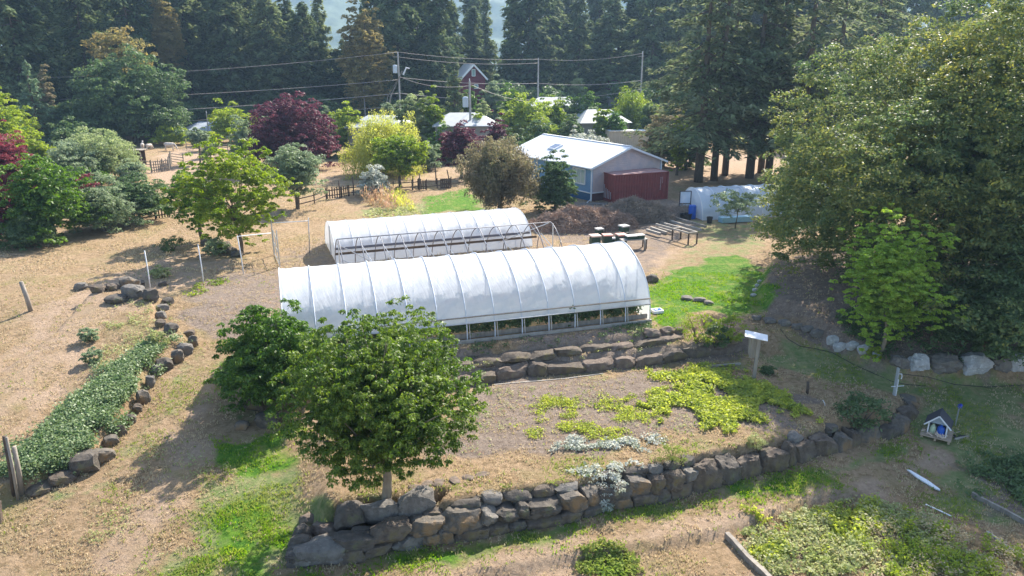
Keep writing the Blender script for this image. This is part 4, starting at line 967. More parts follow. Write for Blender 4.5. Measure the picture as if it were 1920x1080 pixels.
hive(1138, 462, 1.0, rd, 'dark green beehive with a red roof, middle of the front row', rz=.15)
hive(1164, 462, 1.05, rd, 'dark green beehive with a red-pink roof, right of the front row', rz=.3)
hive(1123, 447, .8, gr_, 'smaller beehive with a grey peaked roof in the back row', rz=.4)
hive(1169, 448, .95, gr_, 'tall dark green beehive with a grey roof in the back row', 1.35, .5)
hive(1149, 460, .42, white, 'very small white-roofed hive box between the red-roofed hives', 1, .1)
def table(name, label, c, rz, Ln, Wd, H, mat, slats=0, leg=.08):
    t = thing(name, label, 'table', c, rz); mb = MB()
    if slats:
        for y in (-Wd / 2, Wd / 2): mb.beam((-Ln / 2, y, H), (Ln / 2, y, H), .09, .12)
        for x in (-Ln / 2, Ln / 2): mb.beam((x, -Wd / 2 - .04, H + .02), (x, Wd / 2 + .04, H + .02), .09, .12)
    else:
        mb.box((0, 0, H), (Ln, Wd, .06))
    mb.build('top_frame' if slats else 'table_top', mat, t)
    for x in (-Ln / 2 + .1, Ln / 2 - .1):
        for y in (-Wd / 2 + .05, Wd / 2 - .05): MB().beam((x, y, 0), (x, y, H - .05), leg).build('leg', wood_d, t)
    return t
tb = table('table', 'rough plank table carrying hive boxes right of the beehives', G(1187, 466), .25, 2.0, .7, .72, wood_p)
for k, (x, sx, sy, sz, m_) in enumerate([(-.2, .75, .55, .2, hg), (.5, .6, .5, .22, hg)]):
    o = MB().box((0, 0, sz / 2), (sx, sy, sz)).box((0, 0, sz + .03), (sx + .06, sy + .06, .05)).build('hive_box', m_, None); o.location = on(tb, x, .05, .755); o.rotation_euler = (0, 0, .25); o.data.materials.append(gr_)
    for f_ in list(o.data.polygons)[6:]: f_.material_index = 1
    tag(o, ['flat empty hive box with a grey lid on the left half of the plank table', 'empty hive box on the right end of the plank table'][k], 'hive box')
post('fence_post', 'short grey post at the right end of the plank table', 'post', (1209,470), (1209,450), .09, wood_g, 6)
# open timber bench frame
a_, b_ = G(1290, 459), G(1260, 450); c_ = G(1306, 457)
tbf = thing('bench_frame', 'open timber bench frame on four legs right of the hives', 'table', a_)
def rel(p, z=0): return Vector((p.x - a_.x, p.y - a_.y, z))
l0, l1, l2 = rel(a_), rel(b_), rel(c_); l3 = l1 + (l2 - l0)
for p in (l0, l1, l2, l3): MB().beam(p, p + Vector((0, 0, .85)), .1).build('leg', wood_d, tbf)
tf = MB()
for p, q in ((l0, l1 + (l1 - l0) * 1.1), (l2, l3 + (l3 - l2) * 1.1), (l0, l2), (l1, l3)): tf.beam(p + Vector((0, 0, .9)), q + Vector((0, 0, .9)), .09, .12)
tf.build('top_frame', wood_p, tbf)
for i, (p, q, lb) in enumerate([((1220,430),(1250,440),'nearest left'), ((1234,432),(1262,440),'second'), ((1212,437),(1238,445),'lowest left'), ((1238,420),(1300,437),'long middle'), ((1247,416),(1314,436),'upper long'), ((1258,412),(1323,431),'rearmost long')]):
    lying('timber', '%s weathered squared timber in the heap beside the bench frame' % lb, 'timber', p, q, .16, .2, wood_p if i % 2 == 0 else wood_g, .14 + .06 * (i % 3), n=1, group='timbers beside the bench frame')
# --- brush pile
def mound(name, label, blobs, mat, matc, seed, ns=3800):
    r = np.random.RandomState(seed); C = [(G(px, py), wr, hh) for px, py, wr, hh in blobs]
    x0 = min(c.x - w_ for c, w_, h_ in C); x1 = max(c.x + w_ for c, w_, h_ in C); y0_ = min(c.y - w_ for c, w_, h_ in C); y1_ = max(c.y + w_ for c, w_, h_ in C)
    xs = np.linspace(x0, x1, 110); ys = np.linspace(y0_, y1_, 60); X, Y = np.meshgrid(xs, ys)
    def hgt(X, Y):
        h = np.zeros(X.shape)
        for c, w_, h_ in C: h = np.maximum(h, h_ * np.clip(1 - ((X - c.x) / w_) ** 2 - ((Y - c.y) / (w_ * .6)) ** 2, 0, 1) ** .7)
        return h * (1 + .25 * cheap(X, Y, 2.3, seed)) + .12 * cheap(X, Y, 6, seed + 1) * (h > .05)
    Hh = hgt(X, Y); V = np.stack([X.ravel(), Y.ravel(), Hh.ravel() - .08], 1); nxx = len(xs)
    fb = [[j * nxx + i, j * nxx + i + 1, (j + 1) * nxx + i + 1, (j + 1) * nxx + i] for j in range(len(ys) - 1) for i in range(nxx - 1) if Hh[j, i] + Hh[j + 1, i + 1] > .02]
    t = thing(name, label, 'brush pile'); mk('heap', V, fb, mat, t, True)
    X = r.uniform(x0, x1, ns * 4); Y = r.uniform(y0_, y1_, ns * 4); h = hgt(X, Y); k = h > .12; X, Y, h = X[k][:ns * 2], Y[k][:ns * 2], h[k][:ns * 2]; m = len(X)
    pos = np.stack([X, Y, h + r.uniform(-.05, .12, m)], 1); tn = rdir(r, m); tn[:, 2] *= .6; nr = rdir(r, m); nr[:, 2] += .5
    o = fastquads('twigs', quads_from(pos, nr, tn, r.uniform(.2, .8, m), r.uniform(.03, .09, m), .2), matc, t); o['kind'] = 'stuff'; return t
bp1 = simple('brush', (.30,.20,.15), (.15,.10,.075), .95, 3, bump=1); bp2 = simple('dry_twigs', (.50,.36,.27), (.27,.18,.13), .9, 1.2)
mound('brush_pile', 'long heap of reddish brown dead brush in front of the blue house and container', [(1085,428,3.4,1.5),(1040,428,2.6,1.1),(1130,424,3.0,1.3)], bp1, bp2, 501)
mound('brush_pile', 'grey-brown heap of cut brush in front of the red container', [(1190,412,3.2,1.7),(1160,415,2.8,1.3),(1222,414,2.2,1.0)], simple('grey_brush', (.23,.19,.15), (.13,.105,.085), .95, 3, bump=1), simple('grey_twigs', (.38,.31,.24), (.24,.19,.15), .9, 1.2), 502)
mound('straw_heap', 'low pinkish straw heap left of the bluish tunnel door', [(1268,404,2.0,.9)], simple('straw_heap_mat', (.36,.27,.21), (.26,.19,.15), .95, 3, bump=1), simple('straw_bits', (.48,.38,.3), (.36,.27,.2), .9), 503, 700)
g = G(1125, 383); o = put_rock('gravel_patch', (g.x - .4, g.y, .0), 1.7, .6, .06, 0, 512, RK[2], None, 3); tag(o, 'patch of pale gravel at the foot of the red container', 'gravel', kind='stuff')
# --- middle picket and rail fence
def fence(name, label, pts, ph, rails, mat, pick=(), ph_top=None, pr=.06):
    g0 = G(*pts[0]); t = thing(name, label, 'fence', g0); W_ = [G(*p) for p in pts]
    for a in W_: MB().tube([a - g0 - Vector((0, 0, .1)), a - g0 + Vector((0, 0, ph))], pr, 6).build('post', mat, t)
    for k, (a, b) in enumerate(zip(W_, W_[1:])):
        mb = MB()
        for z in rails: mb.beam(a - g0 + Vector((0, 0, z)), b - g0 + Vector((0, 0, z + .03)), .05, .09)
        mb.build('rail', mat, t)
        if k in pick:
            n = max(3, int((b - a).length / .22)); mb = MB(); r4 = random.Random(k)
            for i in range(n):
                p = a.lerp(b, (i + .5) / n) - g0; mb.beam(p + Vector((0, -.06, .05)), p + Vector((r4.uniform(-.03, .03), -.06, ph * r4.uniform(.85, 1.1))), .11, .03, up=(0, 1, 0))
            mb.build('pickets', mat, t)
    return t
fence('picket_fence', 'old dark picket and rail fence across the middle distance behind the apple tree', [(556,391),(590,383),(612,374),(640,371),(655,368),(690,364),(738,359),(773,357),(784,356),(800,356),(820,354),(846,351),(875,346)], 1.15, (.35, .85), wood_d, (2, 3, 8))
fence('picket_fence', 'sagging brown picket fence under the tiered shrub at the left', [(238,424),(262,416),(292,411),(318,407),(345,404)], 1.1, (.3, .8), wood_d, (2,))
for i, (b, t_) in enumerate([((637,371),(635,338)), ((663,366),(661,331)), ((787,357),(786,325)), ((774,356),(774,330)), ((844,349),(838,318)), ((818,345),(815,305))]):
    post('fence_post', 'tall dark post rising above the middle fence, %s from the left' % ordn[[0, 1, 3, 2, 5, 4][i]], 'post', b, t_, .07, wood_d, 6, 'tall posts along the middle fence')
pg = G(836, 353); pal = thing('pallet', 'dark wooden pallet standing on edge against the middle fence', 'pallet', pg + Vector((0, -.2, 0)), .15)
pm = MB()
for k in range(6): pm.box((-.5 + .2 * k, 0, .55), (.15, .03, 1.1))
pm.build('slats', wood_d, pal); MB().box((0, .05, .1), (1.15, .06, .1)).box((0, .05, .55), (1.15, .06, .1)).box((0, .05, 1.0), (1.15, .06, .1)).build('runner', wood_d, pal)
fence('rail_fence', 'grey post and rail fence at the far side of the goat field', [(350,279),(362,281),(374,283),(392,284),(410,285),(428,287)], 1.5, (.3, .75, 1.2), wood_g)
# goat pen of old pallets
fence('pallet_fence', 'rickety pen of grey rails, pallets and brush in the goat field', [(262,320),(284,324),(305,322),(318,320),(322,306),(345,310)], 1.5, (.25, .6, .95, 1.3), wood_g, (1, 2, 3))
gsn = G(252, 312); shd = thing('shed', 'small dark open animal shelter at the left end of the goat pen', 'shed', gsn, .2)
sm2 = MB(); sm2.prism([(-1.3, 1.2, 0), (1.2, 1.2, 0), (1.2, 1.2, 2), (-1.3, 1.2, 2)], (0, .06, 0)).prism([(-1.3, -1, 0), (-1.3, 1.2, 0), (-1.3, 1.2, 2), (-1.3, -1, 2.1)], (.06, 0, 0)); sm2.build('wall', wood_d, shd)
for x in (-1.2, 1.2): MB().beam((x, -1, 0), (x, -1, 2.1), .12).build('post', wood_g, shd)
MB().prism([(-1.5, -1.3, 2.15), (1.5, -1.3, 2.15), (1.5, 1.4, 2.05), (-1.5, 1.4, 2.05)], (0, 0, .07)).build('roof', wood_g, shd)
def goat(px, py, sc, rz, graze, label, mat):
    g = G(px, py); mb = MB(); body = [(-.5,0,.62),(-.42,0,.66),(-.2,0,.64),(.1,0,.62),(.35,0,.66),(.48,0,.72)]
    mb.tube(body, [.08, .19, .22, .23, .2, .1], 10)
    hd = [(.42,0,.72),(.58,0,.6 if graze else .92),(.72,0,.3 if graze else 1.02),(.84,0,.16 if graze else .98)]
    mb.tube(hd, [.13, .09, .085, .045], 8)
    for x, y in ((.33,.1),(.33,-.1)): mb.tube([(x,y,.6),(x+.01,y,.3),(x,y,0)], [.075,.045,.035], 6)
    for x, y in ((-.36,.1),(-.36,-.1)): mb.tube([(x,y,.62),(x+.05,y,.4),(x-.06,y,.26),(x-.02,y,0)], [.1,.06,.04,.035], 6)
    h = Vector(hd[2])
    for s in (-1, 1): mb.tube([h, h + Vector((-.06, s * .13, .03))], [.035, .01], 4)
    mb.tube([(-.5,0,.7),(-.6,0,.66)], [.04,.015], 4)
    o = mb.build('goat', mat, None, True); o.location = g; o.rotation_euler = (0, 0, rz); o.scale = (sc, sc, sc); return tag(o, label, 'goat', 'goats in the dry field')
gw = simple('cream_fleece', (.62,.55,.47), (.5,.43,.36), .9)
goat(268, 281, 1.25, 1.9, False, 'pale goat standing at the left of the dry field', gw); goat(280, 281, 1.1, 1.3, True, 'smaller pale goat grazing beside the left goat', gw)
goat(319, 283, 1.5, 0, True, 'tan and cream goat grazing on the right with its head down', gw)
# --- far houses
def gable_house(name, label, loc, rz, Ln, Wd, H, rise, wm, rmt, wins=(), ov=.4):
    t = thing(name, label, 'house', loc, rz); mb = MB()
    mb.prism([(0, 0, 0), (Wd, 0, 0), (Wd, 0, H), (Wd / 2, 0, H + rise), (0, 0, H)], (0, Ln, 0)); mb.build('wall', wm, t)
    r_ = MB(); k = rise / (Wd / 2)
    for s in (0, 1):
        x0 = -ov if s == 0 else Wd + ov; r_.prism([(x0, -ov, H - k * ov + .05), (x0, Ln + ov, H - k * ov + .05), (Wd / 2, Ln + ov, H + rise + .05), (Wd / 2, -ov, H + rise + .05)], (0, 0, .12))
    r_.build('roof', rmt, t); b = MB()
    for x0 in (-ov, Wd + ov): b.beam((x0, -ov - .05, H - k * ov + .05), (Wd / 2, -ov - .05, H + rise + .05), .1, .3)
    b.build('bargeboard', white, t)
    for (x, z, w2, h2) in wins: window(t, Vector((x, -.01, z)), Vector((1, 0, 0)), Vector((0, -1, 0)), w2, h2, bars=())
    return t
redw = simple('dark_red_boards', (.16,.03,.05), (.12,.025,.04), .8); greyr = simple('grey_roofing', (.38,.40,.40), (.30,.32,.33), .6, 1); palew = simple('pale_wall', (.3,.29,.26), (.24,.23,.21), .8)
zE = Z_at(146, 140); zR = Z_at(122, 140); g = GX(868, 140); gable_house('house', 'dark red house with steep white-trimmed gable among the far trees', g, .25, 9, 4.4, zE, zR - zE, redw, greyr, [(1.9, zE + .3, .6, 1.2), (2.3, zE - 1.9, .7, .7)])
def low_roof(label, px, py_, d, wpx, rpy, rz=0, Ln=9, wm=None, rmt=None):
    g = GX(px, d); wd_ = wpx * d / F; H = Z_at(py_, d); R_ = max(.6, Z_at(rpy, d + 3) - H)
    t = thing('house', label, 'house', g, rz); MB().box((wd_ / 2, Ln / 2, H / 2), (wd_, Ln, H)).build('wall', wm or palew, t)
    MB().prism([(-.4, -.4, H), (wd_ + .4, -.4, H), (wd_ * .75, Ln / 2, H + R_), (wd_ * .25, Ln / 2, H + R_)], (0, 0, .12)).prism([(wd_ + .4, Ln + .4, H), (-.4, Ln + .4, H), (wd_ * .25, Ln / 2, H + R_), (wd_ * .75, Ln / 2, H + R_)], (0, 0, .12)).prism([(wd_ + .4, -.4, H), (wd_ + .4, Ln + .4, H), (wd_ * .75, Ln / 2, H + R_)], (0, 0, .12)).prism([(-.4, Ln + .4, H), (-.4, -.4, H), (wd_ * .25, Ln / 2, H + R_)], (0, 0, .12)).build('roof', rmt or greyr, t)
    return t
low_roof('pale hip-roofed low building beside the near utility pole', 818, 238, 100, 112, 214, .1, 8)
low_roof('small pale-roofed building behind the golden willow', 655, 240, 105, 100, 218, -.1, 8)
low_roof('low house with a pale roof behind the rusty-tipped green tree', 985, 205, 130, 105, 184, 0, 9)
low_roof('grey-roofed house behind the small red maple', 1090, 232, 120, 90, 208, .15, 9)
low_roof('flat-roofed grey building at the far side of the goat field', 343, 246, 128, 62, 230, 0, 8, simple('brown_wall', (.3,.25,.22), (.24,.2,.18), .8), simple('bluegrey_roof', (.4,.44,.5), (.34,.38,.44), .6))
low_roof('tiny pale-roofed house at the far left edge below the trees', 22, 170, 140, 26, 150, 0, 7)
low_roof('pale roofed house glimpsed between the pointed tree and the willow', 1140, 184, 150, 90, 170, 0, 8)
# --- utility poles and wires
def upole(px, d, top, label, tr=False, arms=1, lean=0, r=.16):
    g = GX(px, d); H = Z_at(top, d); t = thing('utility_pole', label, 'utility pole', g)
    MB().tube([(0, 0, 0), (lean * .5, 0, H * .5), (lean, 0, H)], [r * 1.2, r, r * .8], 8).build('pole', simple('pole_wood', (.42,.40,.37), (.34,.32,.3), .85) if 'pole_wood' not in bpy.data.materials else bpy.data.materials['pole_wood'], t)
    if arms: MB().beam((lean - .9, 0, H - .5), (lean + .3, 0, H - .5), .12).build('cross_arm', wood_g, t)
    MB().tube([(lean, 0, H), (lean, 0, H + .35)], .06, 6).build('insulator', white, t)
    if tr: lathe([(0, 0), (.36, 0), (.4, .1), (.4, 1.2), (.3, 1.35), (0, 1.4)], 14).build('transformer', simple('transformer_grey', (.55,.6,.64), (.5,.55,.6), .4) if 'transformer_grey' not in bpy.data.materials else bpy.data.materials['transformer_grey'], t).location = (-.6, -.1, H - (3.2 if d > 110 else 3.4))
    return t, Vector((g.x + lean, g.y, H))
T1, pA = upole(753, 133, 101, 'tall utility pole with a grey transformer behind the poplar clump', True)
T2, pB = upole(1008, 142, 112, 'slim pale utility pole left of the pale pointed tree', False, 0)
T3, pC = upole(1197, 132, 100, 'utility pole half hidden by the big fir branches', False, 1)
T4, pD = upole(883, 102, 152, 'near utility pole with a grey transformer beside the purple plum', True, 0)
T5, pE = upole(687, 138, 165, 'thin far utility pole in the shade of the cedars', False, 0, r=.1)
T6, pF = upole(393, 128, 212, 'short orange-brown pole by the far roof', False, 0, r=.1)
pZ = GX(-120, 128) + Vector((0, 0, Z_at(148, 128))); pY = GX(1500, 105) + Vector((0, 0, 12.5))
def wire(label, a, b, sag, r=.035):
    pts = [a + (b - a) * t - Vector((0, 0, 4 * sag * t * (1 - t))) for t in np.linspace(0, 1, 25)]
    o = MB().tube([p - a for p in pts], r, 4).build('power_line', rope, None, True); o.location = a; tag(o, label, 'power line')
dz = lambda p, z: p - Vector((0, 0, z))
wire('top power line from the left edge to the transformer pole', dz(pZ, 0), dz(pA, -.3), 1.2)
wire('upper power line from the transformer pole to the slim pole', dz(pA, -.3), dz(pB, -.1), .5)
wire('second power line just below the upper one between the same poles', dz(pA, .5), dz(pB, .6), .6)
wire('upper power line from the slim pole to the pole by the firs', dz(pB, -.1), dz(pC, 0), .6)
wire('middle cable from the left edge to the transformer pole', dz(pZ, 3.6), dz(pA, 4.3), .9, .045)
wire('lower thick cable from the left edge to the transformer pole', dz(pZ, 6.5), dz(pA, 6.6), .8, .06)
wire('lowest thin cable from the left edge to the transformer pole', dz(pZ, 8.8), dz(pA, 8.8), .5)
wire('middle cable from the transformer pole to the slim pole', dz(pA, 3.9), dz(pB, 4.2), .5, .045)
wire('lower thick cable from the transformer pole to the slim pole', dz(pA, 6.6), dz(pB, 7.2), .5, .06)
wire('middle cable from the slim pole to the pole by the firs', dz(pB, 4.2), dz(pC, 4.5), .5, .05)
wire('lower cable from the slim pole towards the firs', dz(pB, 7.2), dz(pC, 6.0), .4, .05)
wire('slanting service cable from the pole by the firs down to the house behind the willow', dz(pC, 4.8), GX(1150, 140) + Vector((0, 0, 5)), .4, .04)
wire('slanting service cable from the transformer pole to the near pole', dz(pA, 3.7), dz(pD, .6), .8, .04)
wire('cable from the near pole towards the right', dz(pD, .4), dz(pB, 7.6), .6, .035)
# leaning crane-like mast
gm_ = GX(728, 131); ms = thing('leaning_mast', 'leaning white-topped boom mast crossing the transformer pole', 'mast', gm_)
tp2 = above(gm_, 755, 132) - gm_; tp3 = above(gm_, 764, 128) - gm_; bs2 = above(gm_, 733, 180) - gm_; mdl = above(gm_, 756, 140) - gm_
MB().tube([(-1, 0, 0), bs2, above(gm_, 754, 133) - gm_], [.16, .14, .1], 6).tube([(-1.8, 0, 0), bs2 + Vector((-.5, 0, 0)), above(gm_, 752, 138) - gm_], .07, 5).build('lower_boom', wood_g, ms)
MB().tube([mdl, tp3 + Vector((-.2, 0, .1)), tp3 + Vector((.35, 0, -.05))], [.16, .14, .1], 7).build('upper_boom', white, ms)
bar('timber_stack', 'bundle of slanting poles below the leaning mast', 'poles', (716,232), (708,214), (722,226), (718,204), .12, wood_g)
# parked trailer-like pale vehicle glimpsed under the maple
# ================================================================ trees
def autoT(name, label, px, base, top, wpx, mat, seed, z0f=.12, shape=None, cat='tree', lpx=4.0, dens=.9, loc=None, bk=None, group=None, cpx=None, r0=None, **kw):
    shape = shape or ('dome' if z0f < .14 else 'round')
    g = loc or G(px, base); m = mpp(g); R = wpx * m / 2 * .95; H = Z_at(top, g.y) - g.z; ls = max(.09, lpx * m)
    Np = .95 * wpx * (H / m) * dens * (5.0 / lpx) ** 2 ; nl = 45; k = int(max(30, Np / nl)); cr = max(1.15 * R / (k ** .36), ls * 1.2) * kw.pop('crf', 1)
    k = min(k, 4200)
    return broad(name, label, cat, g, R, H, H * z0f, mat, k, cr, nl, ls, seed, shape, r0=r0 or max(.05, .018 * H + .02 * R), bk=bk, group=group, **kw)
# --- foreground trees
autoT('leafy_tree', 'round leafy tree with drooping leaves on top of the front boulder wall', 722, 945, 586, 384, L['walnut'], 11, .2, lpx=5.8, dens=.8, droop=.9, aspect=.5, bk=barkl, nlimb=46, shell=.4, lump=.17, crf=.62, shape='round', r0=.17, loc=G(728, 946), tz=2.2)
autoT('leafy_tree', 'darker leafy tree before the left end of the big greenhouse, behind the foreground tree', 520, 752, 566, 222, L['cherry'], 12, .06, lpx=6, dens=1.15, droop=.7, bk=bark, nlimb=20, shell=.4, crf=.75, lump=.2)
# --- big maples at the right
def low_skirt(r):
    a = r.uniform(2.4, 5.4, 800); rr = r.uniform(7.5, 11.9, 800)
    return np.stack([np.cos(a) * rr, np.sin(a) * rr, r.uniform(.3, 7, 800)], 1)
g = GX(1800, 42.5); autoT('maple_tree', 'huge spreading maple filling the right side, yellow sun highlights painted into its leaf colour', 1800, 600, -5, 790, L['maple'], 21, .03, lpx=6, dens=1.0, droop=.25, nlimb=30, r0=.38, shape='mound', shell=.7, loc=g, crf=.8, lump=.2, flat=.75, sx=1.0001, extra=low_skirt)
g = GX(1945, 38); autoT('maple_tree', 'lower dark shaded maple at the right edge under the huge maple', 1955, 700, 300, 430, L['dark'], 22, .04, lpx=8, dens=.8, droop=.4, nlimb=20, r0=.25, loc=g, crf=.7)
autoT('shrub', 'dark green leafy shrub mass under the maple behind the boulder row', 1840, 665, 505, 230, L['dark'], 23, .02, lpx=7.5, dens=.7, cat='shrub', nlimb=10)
autoT('young_tree', 'bright green upright young tree with two stems in front of the dark maple', 1650, 668, 402, 185, L['bright'], 24, .13, 'round', lpx=5, dens=1.1, droop=.1, up=.7, nlimb=26, shell=.25, lump=.5, crf=.7, flat=.5, bk=barkl, r0=.09)
# --- tall firs at the right
protoN = conifer('fir_tree', 'tall dark fir, leftmost behind the bluish tunnel, with branches reaching out left', 'tree', GX(1309, 83), 26, 9.6, 5, L['firn'], 84, 95, .72, 31, .42, .5, 'tall firs behind the bluish tunnel', .45, 26)
protoM = conifer('fir_tree', 'narrow dark fir standing right behind the leftmost trunk beside the bluish tunnel', 'tree', GX(1338, 84), 28, 5.6, 6.5, L['firn'], 66, 56, .75, 32, .55, .5, 'tall firs behind the bluish tunnel', .36, 30)
for px, d, s, rz, src, lb in [(1359, 88, .95, 2, 1, 'slender fir trunk, third from the left behind the bluish tunnel'), (1405, 86, 1.05, 4, 0, 'full dark fir, fourth from the left behind the bluish tunnel'),
                          (1426, 90, 1.0, 1, 1, 'fir trunk in the close pair, fifth from the left behind the bluish tunnel'), (1440, 87, 1.1, 5, 1, 'fir trunk touching its neighbour, sixth from the left behind the bluish tunnel'),
                          (1492, 82, 1.05, 3.3, 0, 'dark fir just left of the huge maple'), (1545, 88, 1.0, 5.3, 0, 'dark fir rising behind the left shoulder of the huge maple'), (1610, 95, 1.0, 2.2, 0, 'dark fir seen above the left shoulder of the huge maple')]:
    dup((protoN, protoM)[src], GX(px, d), rz, (s, s, s), lb, 'tall firs behind the bluish tunnel')
# --- the far tree line
G1 = 'tall conifers of the far tree line'
pf = [conifer('fir_tree', 'x', 'tree', (0, -900, 0), 32, 7.4, 1.5, L['fir'], 230, 62, 1.2, 41, .3, .62, G1),
      conifer('fir_tree', 'x', 'tree', (0, -900, 0), 32, 6.4, 1.5, L['fir'], 240, 54, 1.15, 42, .45, .55, G1),
      conifer('cedar_tree', 'x', 'tree', (0, -900, 0), 30, 7.0, .8, L['cedar'], 260, 58, 1.15, 43, .55, .42, G1, tipup=.3),
      conifer('cedar_tree', 'x', 'tree', (0, -900, 0), 30, 6.4, .8, L['cedar'], 260, 56, 1.1, 44, .4, .45, G1, tipup=.3)]
LINE = [(62,128,-40,0,.95),(102,132,-55,1,1),(140,150,-25,0,1),(182,140,-45,1,1),(222,152,-30,0,1.1),(268,142,-60,0,.95),(312,165,-10,1,1),(368,152,-25,2,1),(408,158,-40,3,1),(446,150,-18,2,1),(484,158,-45,3,1),
        (520,150,8,2,.9),(552,158,14,3,.9),(584,150,32,2,.85),(612,160,20,3,.7),(640,152,92,2,.8),(722,160,-30,0,1),(752,150,-55,1,1.05),(790,158,-35,0,1.05),(826,150,-8,1,.95),(852,165,30,0,.8),
        (886,205,-8,0,.85),(912,200,12,1,.7),(992,168,-50,0,1.25),(1030,180,10,1,1),(1062,200,-5,0,.9),(1082,165,5,1,.9),(1118,195,-30,0,1),(1140,160,12,0,1.15),(1182,180,-20,1,1.1),(1216,160,-45,0,1.1),(1262,165,-60,1,1.1),
        (1305,175,-60,0,1.2),(1360,170,-50,1,1.2),(1420,180,-60,0,1.2),(1480,170,-50,0,1.2),(1545,175,-40,1,1.2),(1620,150,-30,0,1.1),(22,215,110,0,.8),(650,205,70,0,.7),(950,215,95,1,.8),(-10,125,130,1,.6)]
TENS = ['', '', 'twenty', 'thirty', 'forty', 'fifty', 'sixty', 'seventy', 'eighty', 'ninety']
def OR(i):
    n = i + 1
    if n <= 20: return ordn[i]
    return TENS[n // 10] + '-' + ordn[n % 10 - 1] if n % 10 else TENS[n // 10][:-1] + 'ieth'
SKY = [(30,110),(60,-40),(500,-40),(560,20),(600,35),(640,80),(670,60),(700,10),(740,-50),(820,-20),(850,0),(870,30),(885,-10),(912,15),(925,88),(945,88),(962,0),(1000,-60),(1070,-10),(1090,20),(1110,-20),(1160,10),(1200,-30),(1700,-50),(2100,-50)]
q5 = random.Random(12)
for px in range(52, 2080, 38):
    if abs(px - 935) < 22 or abs(px - 30) < 20: continue
    top = float(np.interp(px, [a for a, b in SKY], [b for a, b in SKY])) + q5.uniform(12, 45)
    LINE.append((px, q5.uniform(168, 200), top, (2 if 340 < px < 640 and q5.random() < .7 else q5.choice([0, 1, 1])), q5.uniform(.9, 1.15)))
rr = random.Random(4)
for i, (px, d, top, kd, wf) in enumerate(sorted(LINE)):
    top = top - 95 if top < 0 else (top - 30 if top < 60 else top)
    g = GX(px, d); H = Z_at(top, d); s = H / (32 if kd < 2 else 30); lb = '%s in the far tree line, %s conifer from the left' % (('dark tall fir' if kd < 2 else 'dense drooping cedar'), OR(i))
    dup(pf[kd], g, rr.uniform(0, 6.28), (wf, wf, s), lb, G1)
for q in pf:
    for ch in list(q.children): bpy.data.objects.remove(ch)
    bpy.data.objects.remove(q)
for i, (px, d, top, w_, m_) in enumerate([(1530,112,150,150,'dark'),(1640,104,120,170,'cherry'),(1740,98,140,190,'dark'),(1850,92,150,210,'cherry'),(1960,88,120,220,'dark'),(1480,118,210,90,'lime'),(1700,72,300,160,'dark'),(1860,66,300,170,'dark')]):
    autoT('broadleaf_tree', 'rounded green tree glimpsed behind the huge maple, %s in the row from the left' % ordn[i], px, 0, top, w_, L[m_], 130 + i, .04, lpx=6, dens=.7, loc=GX(px, d))
# understorey trees closing the foot of the tree line
pu = broad('broadleaf_tree', 'x', 'tree', (0, -900, 0), 5, 9, .3, L['dark'], 150, 1.2, 40, .62, 61, group='rounded trees at the foot of the far tree line')
for i, (px, d, top) in enumerate([(20,128,165),(130,126,185),(180,133,175),(320,134,200),(360,140,190),(420,141,196),(500,143,190),(580,142,180),(640,143,190),(700,143,175),(800,145,195),(945,150,150),(985,150,165),(1040,148,160),(1180,150,150),(1235,140,160),(1300,142,160),(1370,140,150),(1440,140,150),(1520,140,150),(1600,140,150)]):
    g = GX(px, d); s = Z_at(top, d) / 9; dup(pu, g, i * 1.3, (1.05, 1.05, s), 'dark rounded tree at the foot of the far tree line, %s from the left' % ordn[i])
for ch in list(pu.children): bpy.data.objects.remove(ch)
bpy.data.objects.remove(pu)
D = autoT
D('maple_tree', 'large round grey-green maple in front of the far firs at the left', 258, 268, 100, 212, L['dark'], 71, .06, lpx=5, dens=1.2, lump=.2)
g = GX(252, 129); broad('maple_tree', 'yellowish dome-topped maple rising behind the large round maple', 'tree', g, 5.2, Z_at(55, 129), 9, L['gold'], 120, 1.0, 45, .5, 72)
D('maple_tree', 'golden brown topped maple among the far cedars', 335, 225, 0, 60, L['gold'], 73, .5, loc=GX(335, 146), dens=1.2)
D('maple_tree', 'tall olive and gold maple in the far tree line left of the utility pole', 692, 225, 14, 100, L['gold'], 74, .15, loc=GX(692, 140), dens=1.3, lump=.3)
conifer('spruce_tree', 'small pointed blue-green spruce in front of the far trees at the left', 'tree', GX(78, 118), Z_at(112, 118), 4.2, .5, L['spruce'], 120, 50, .6, 75, .2, .95)
conifer('conifer_shrub', 'rounded dark green conifer beside the red house', 'tree', GX(855, 118), Z_at(130, 118), 2.6, .3, L['fir'], 160, 50, .45, 76, .1, .45)
D('lime_tree', 'sunlit yellow-green tree at the far left edge', 18, 300, 178, 110, L['lime'], 77, .1, loc=GX(14, 88))
D('pale_tree', 'pale hazy tree at the far left edge below the mountain', 12, 260, 70, 60, L['pale'], 78, .3, loc=GX(10, 160), dens=.9)
D('shrub', 'pale grey-green flowering hedge mound left of the goat field', 190, 335, 240, 150, L['pale'], 79, .02, cat='shrub', lump=.15)
D('shrub', 'silvery green rounded bush in front of the pale hedge', 150, 345, 262, 120, L['sage'], 80, .02, cat='shrub')
D('lime_tree', 'yellow-green bush between the spruce and the red-leaved tree', 88, 345, 250, 60, L['lime'], 81, .05, loc=GX(80, 84))
D('plum_tree', 'red-leaved tree at the left edge, upper of two', 30, 395, 248, 118, L['red'], 82, .06)
D('plum_tree', 'red-leaved tree at the left edge, lower and darker of two', -2, 455, 325, 90, L['red'], 83, .05)
D('broadleaf_tree', 'round green tree with sunlit top at the left meadow edge', 100, 450, 290, 155, L['cherry'], 84, .08, lpx=5.5)
D('shrub', 'grey-leaved arching shrub right of the round green tree', 195, 432, 335, 120, L['sage'], 85, .02, cat='shrub')
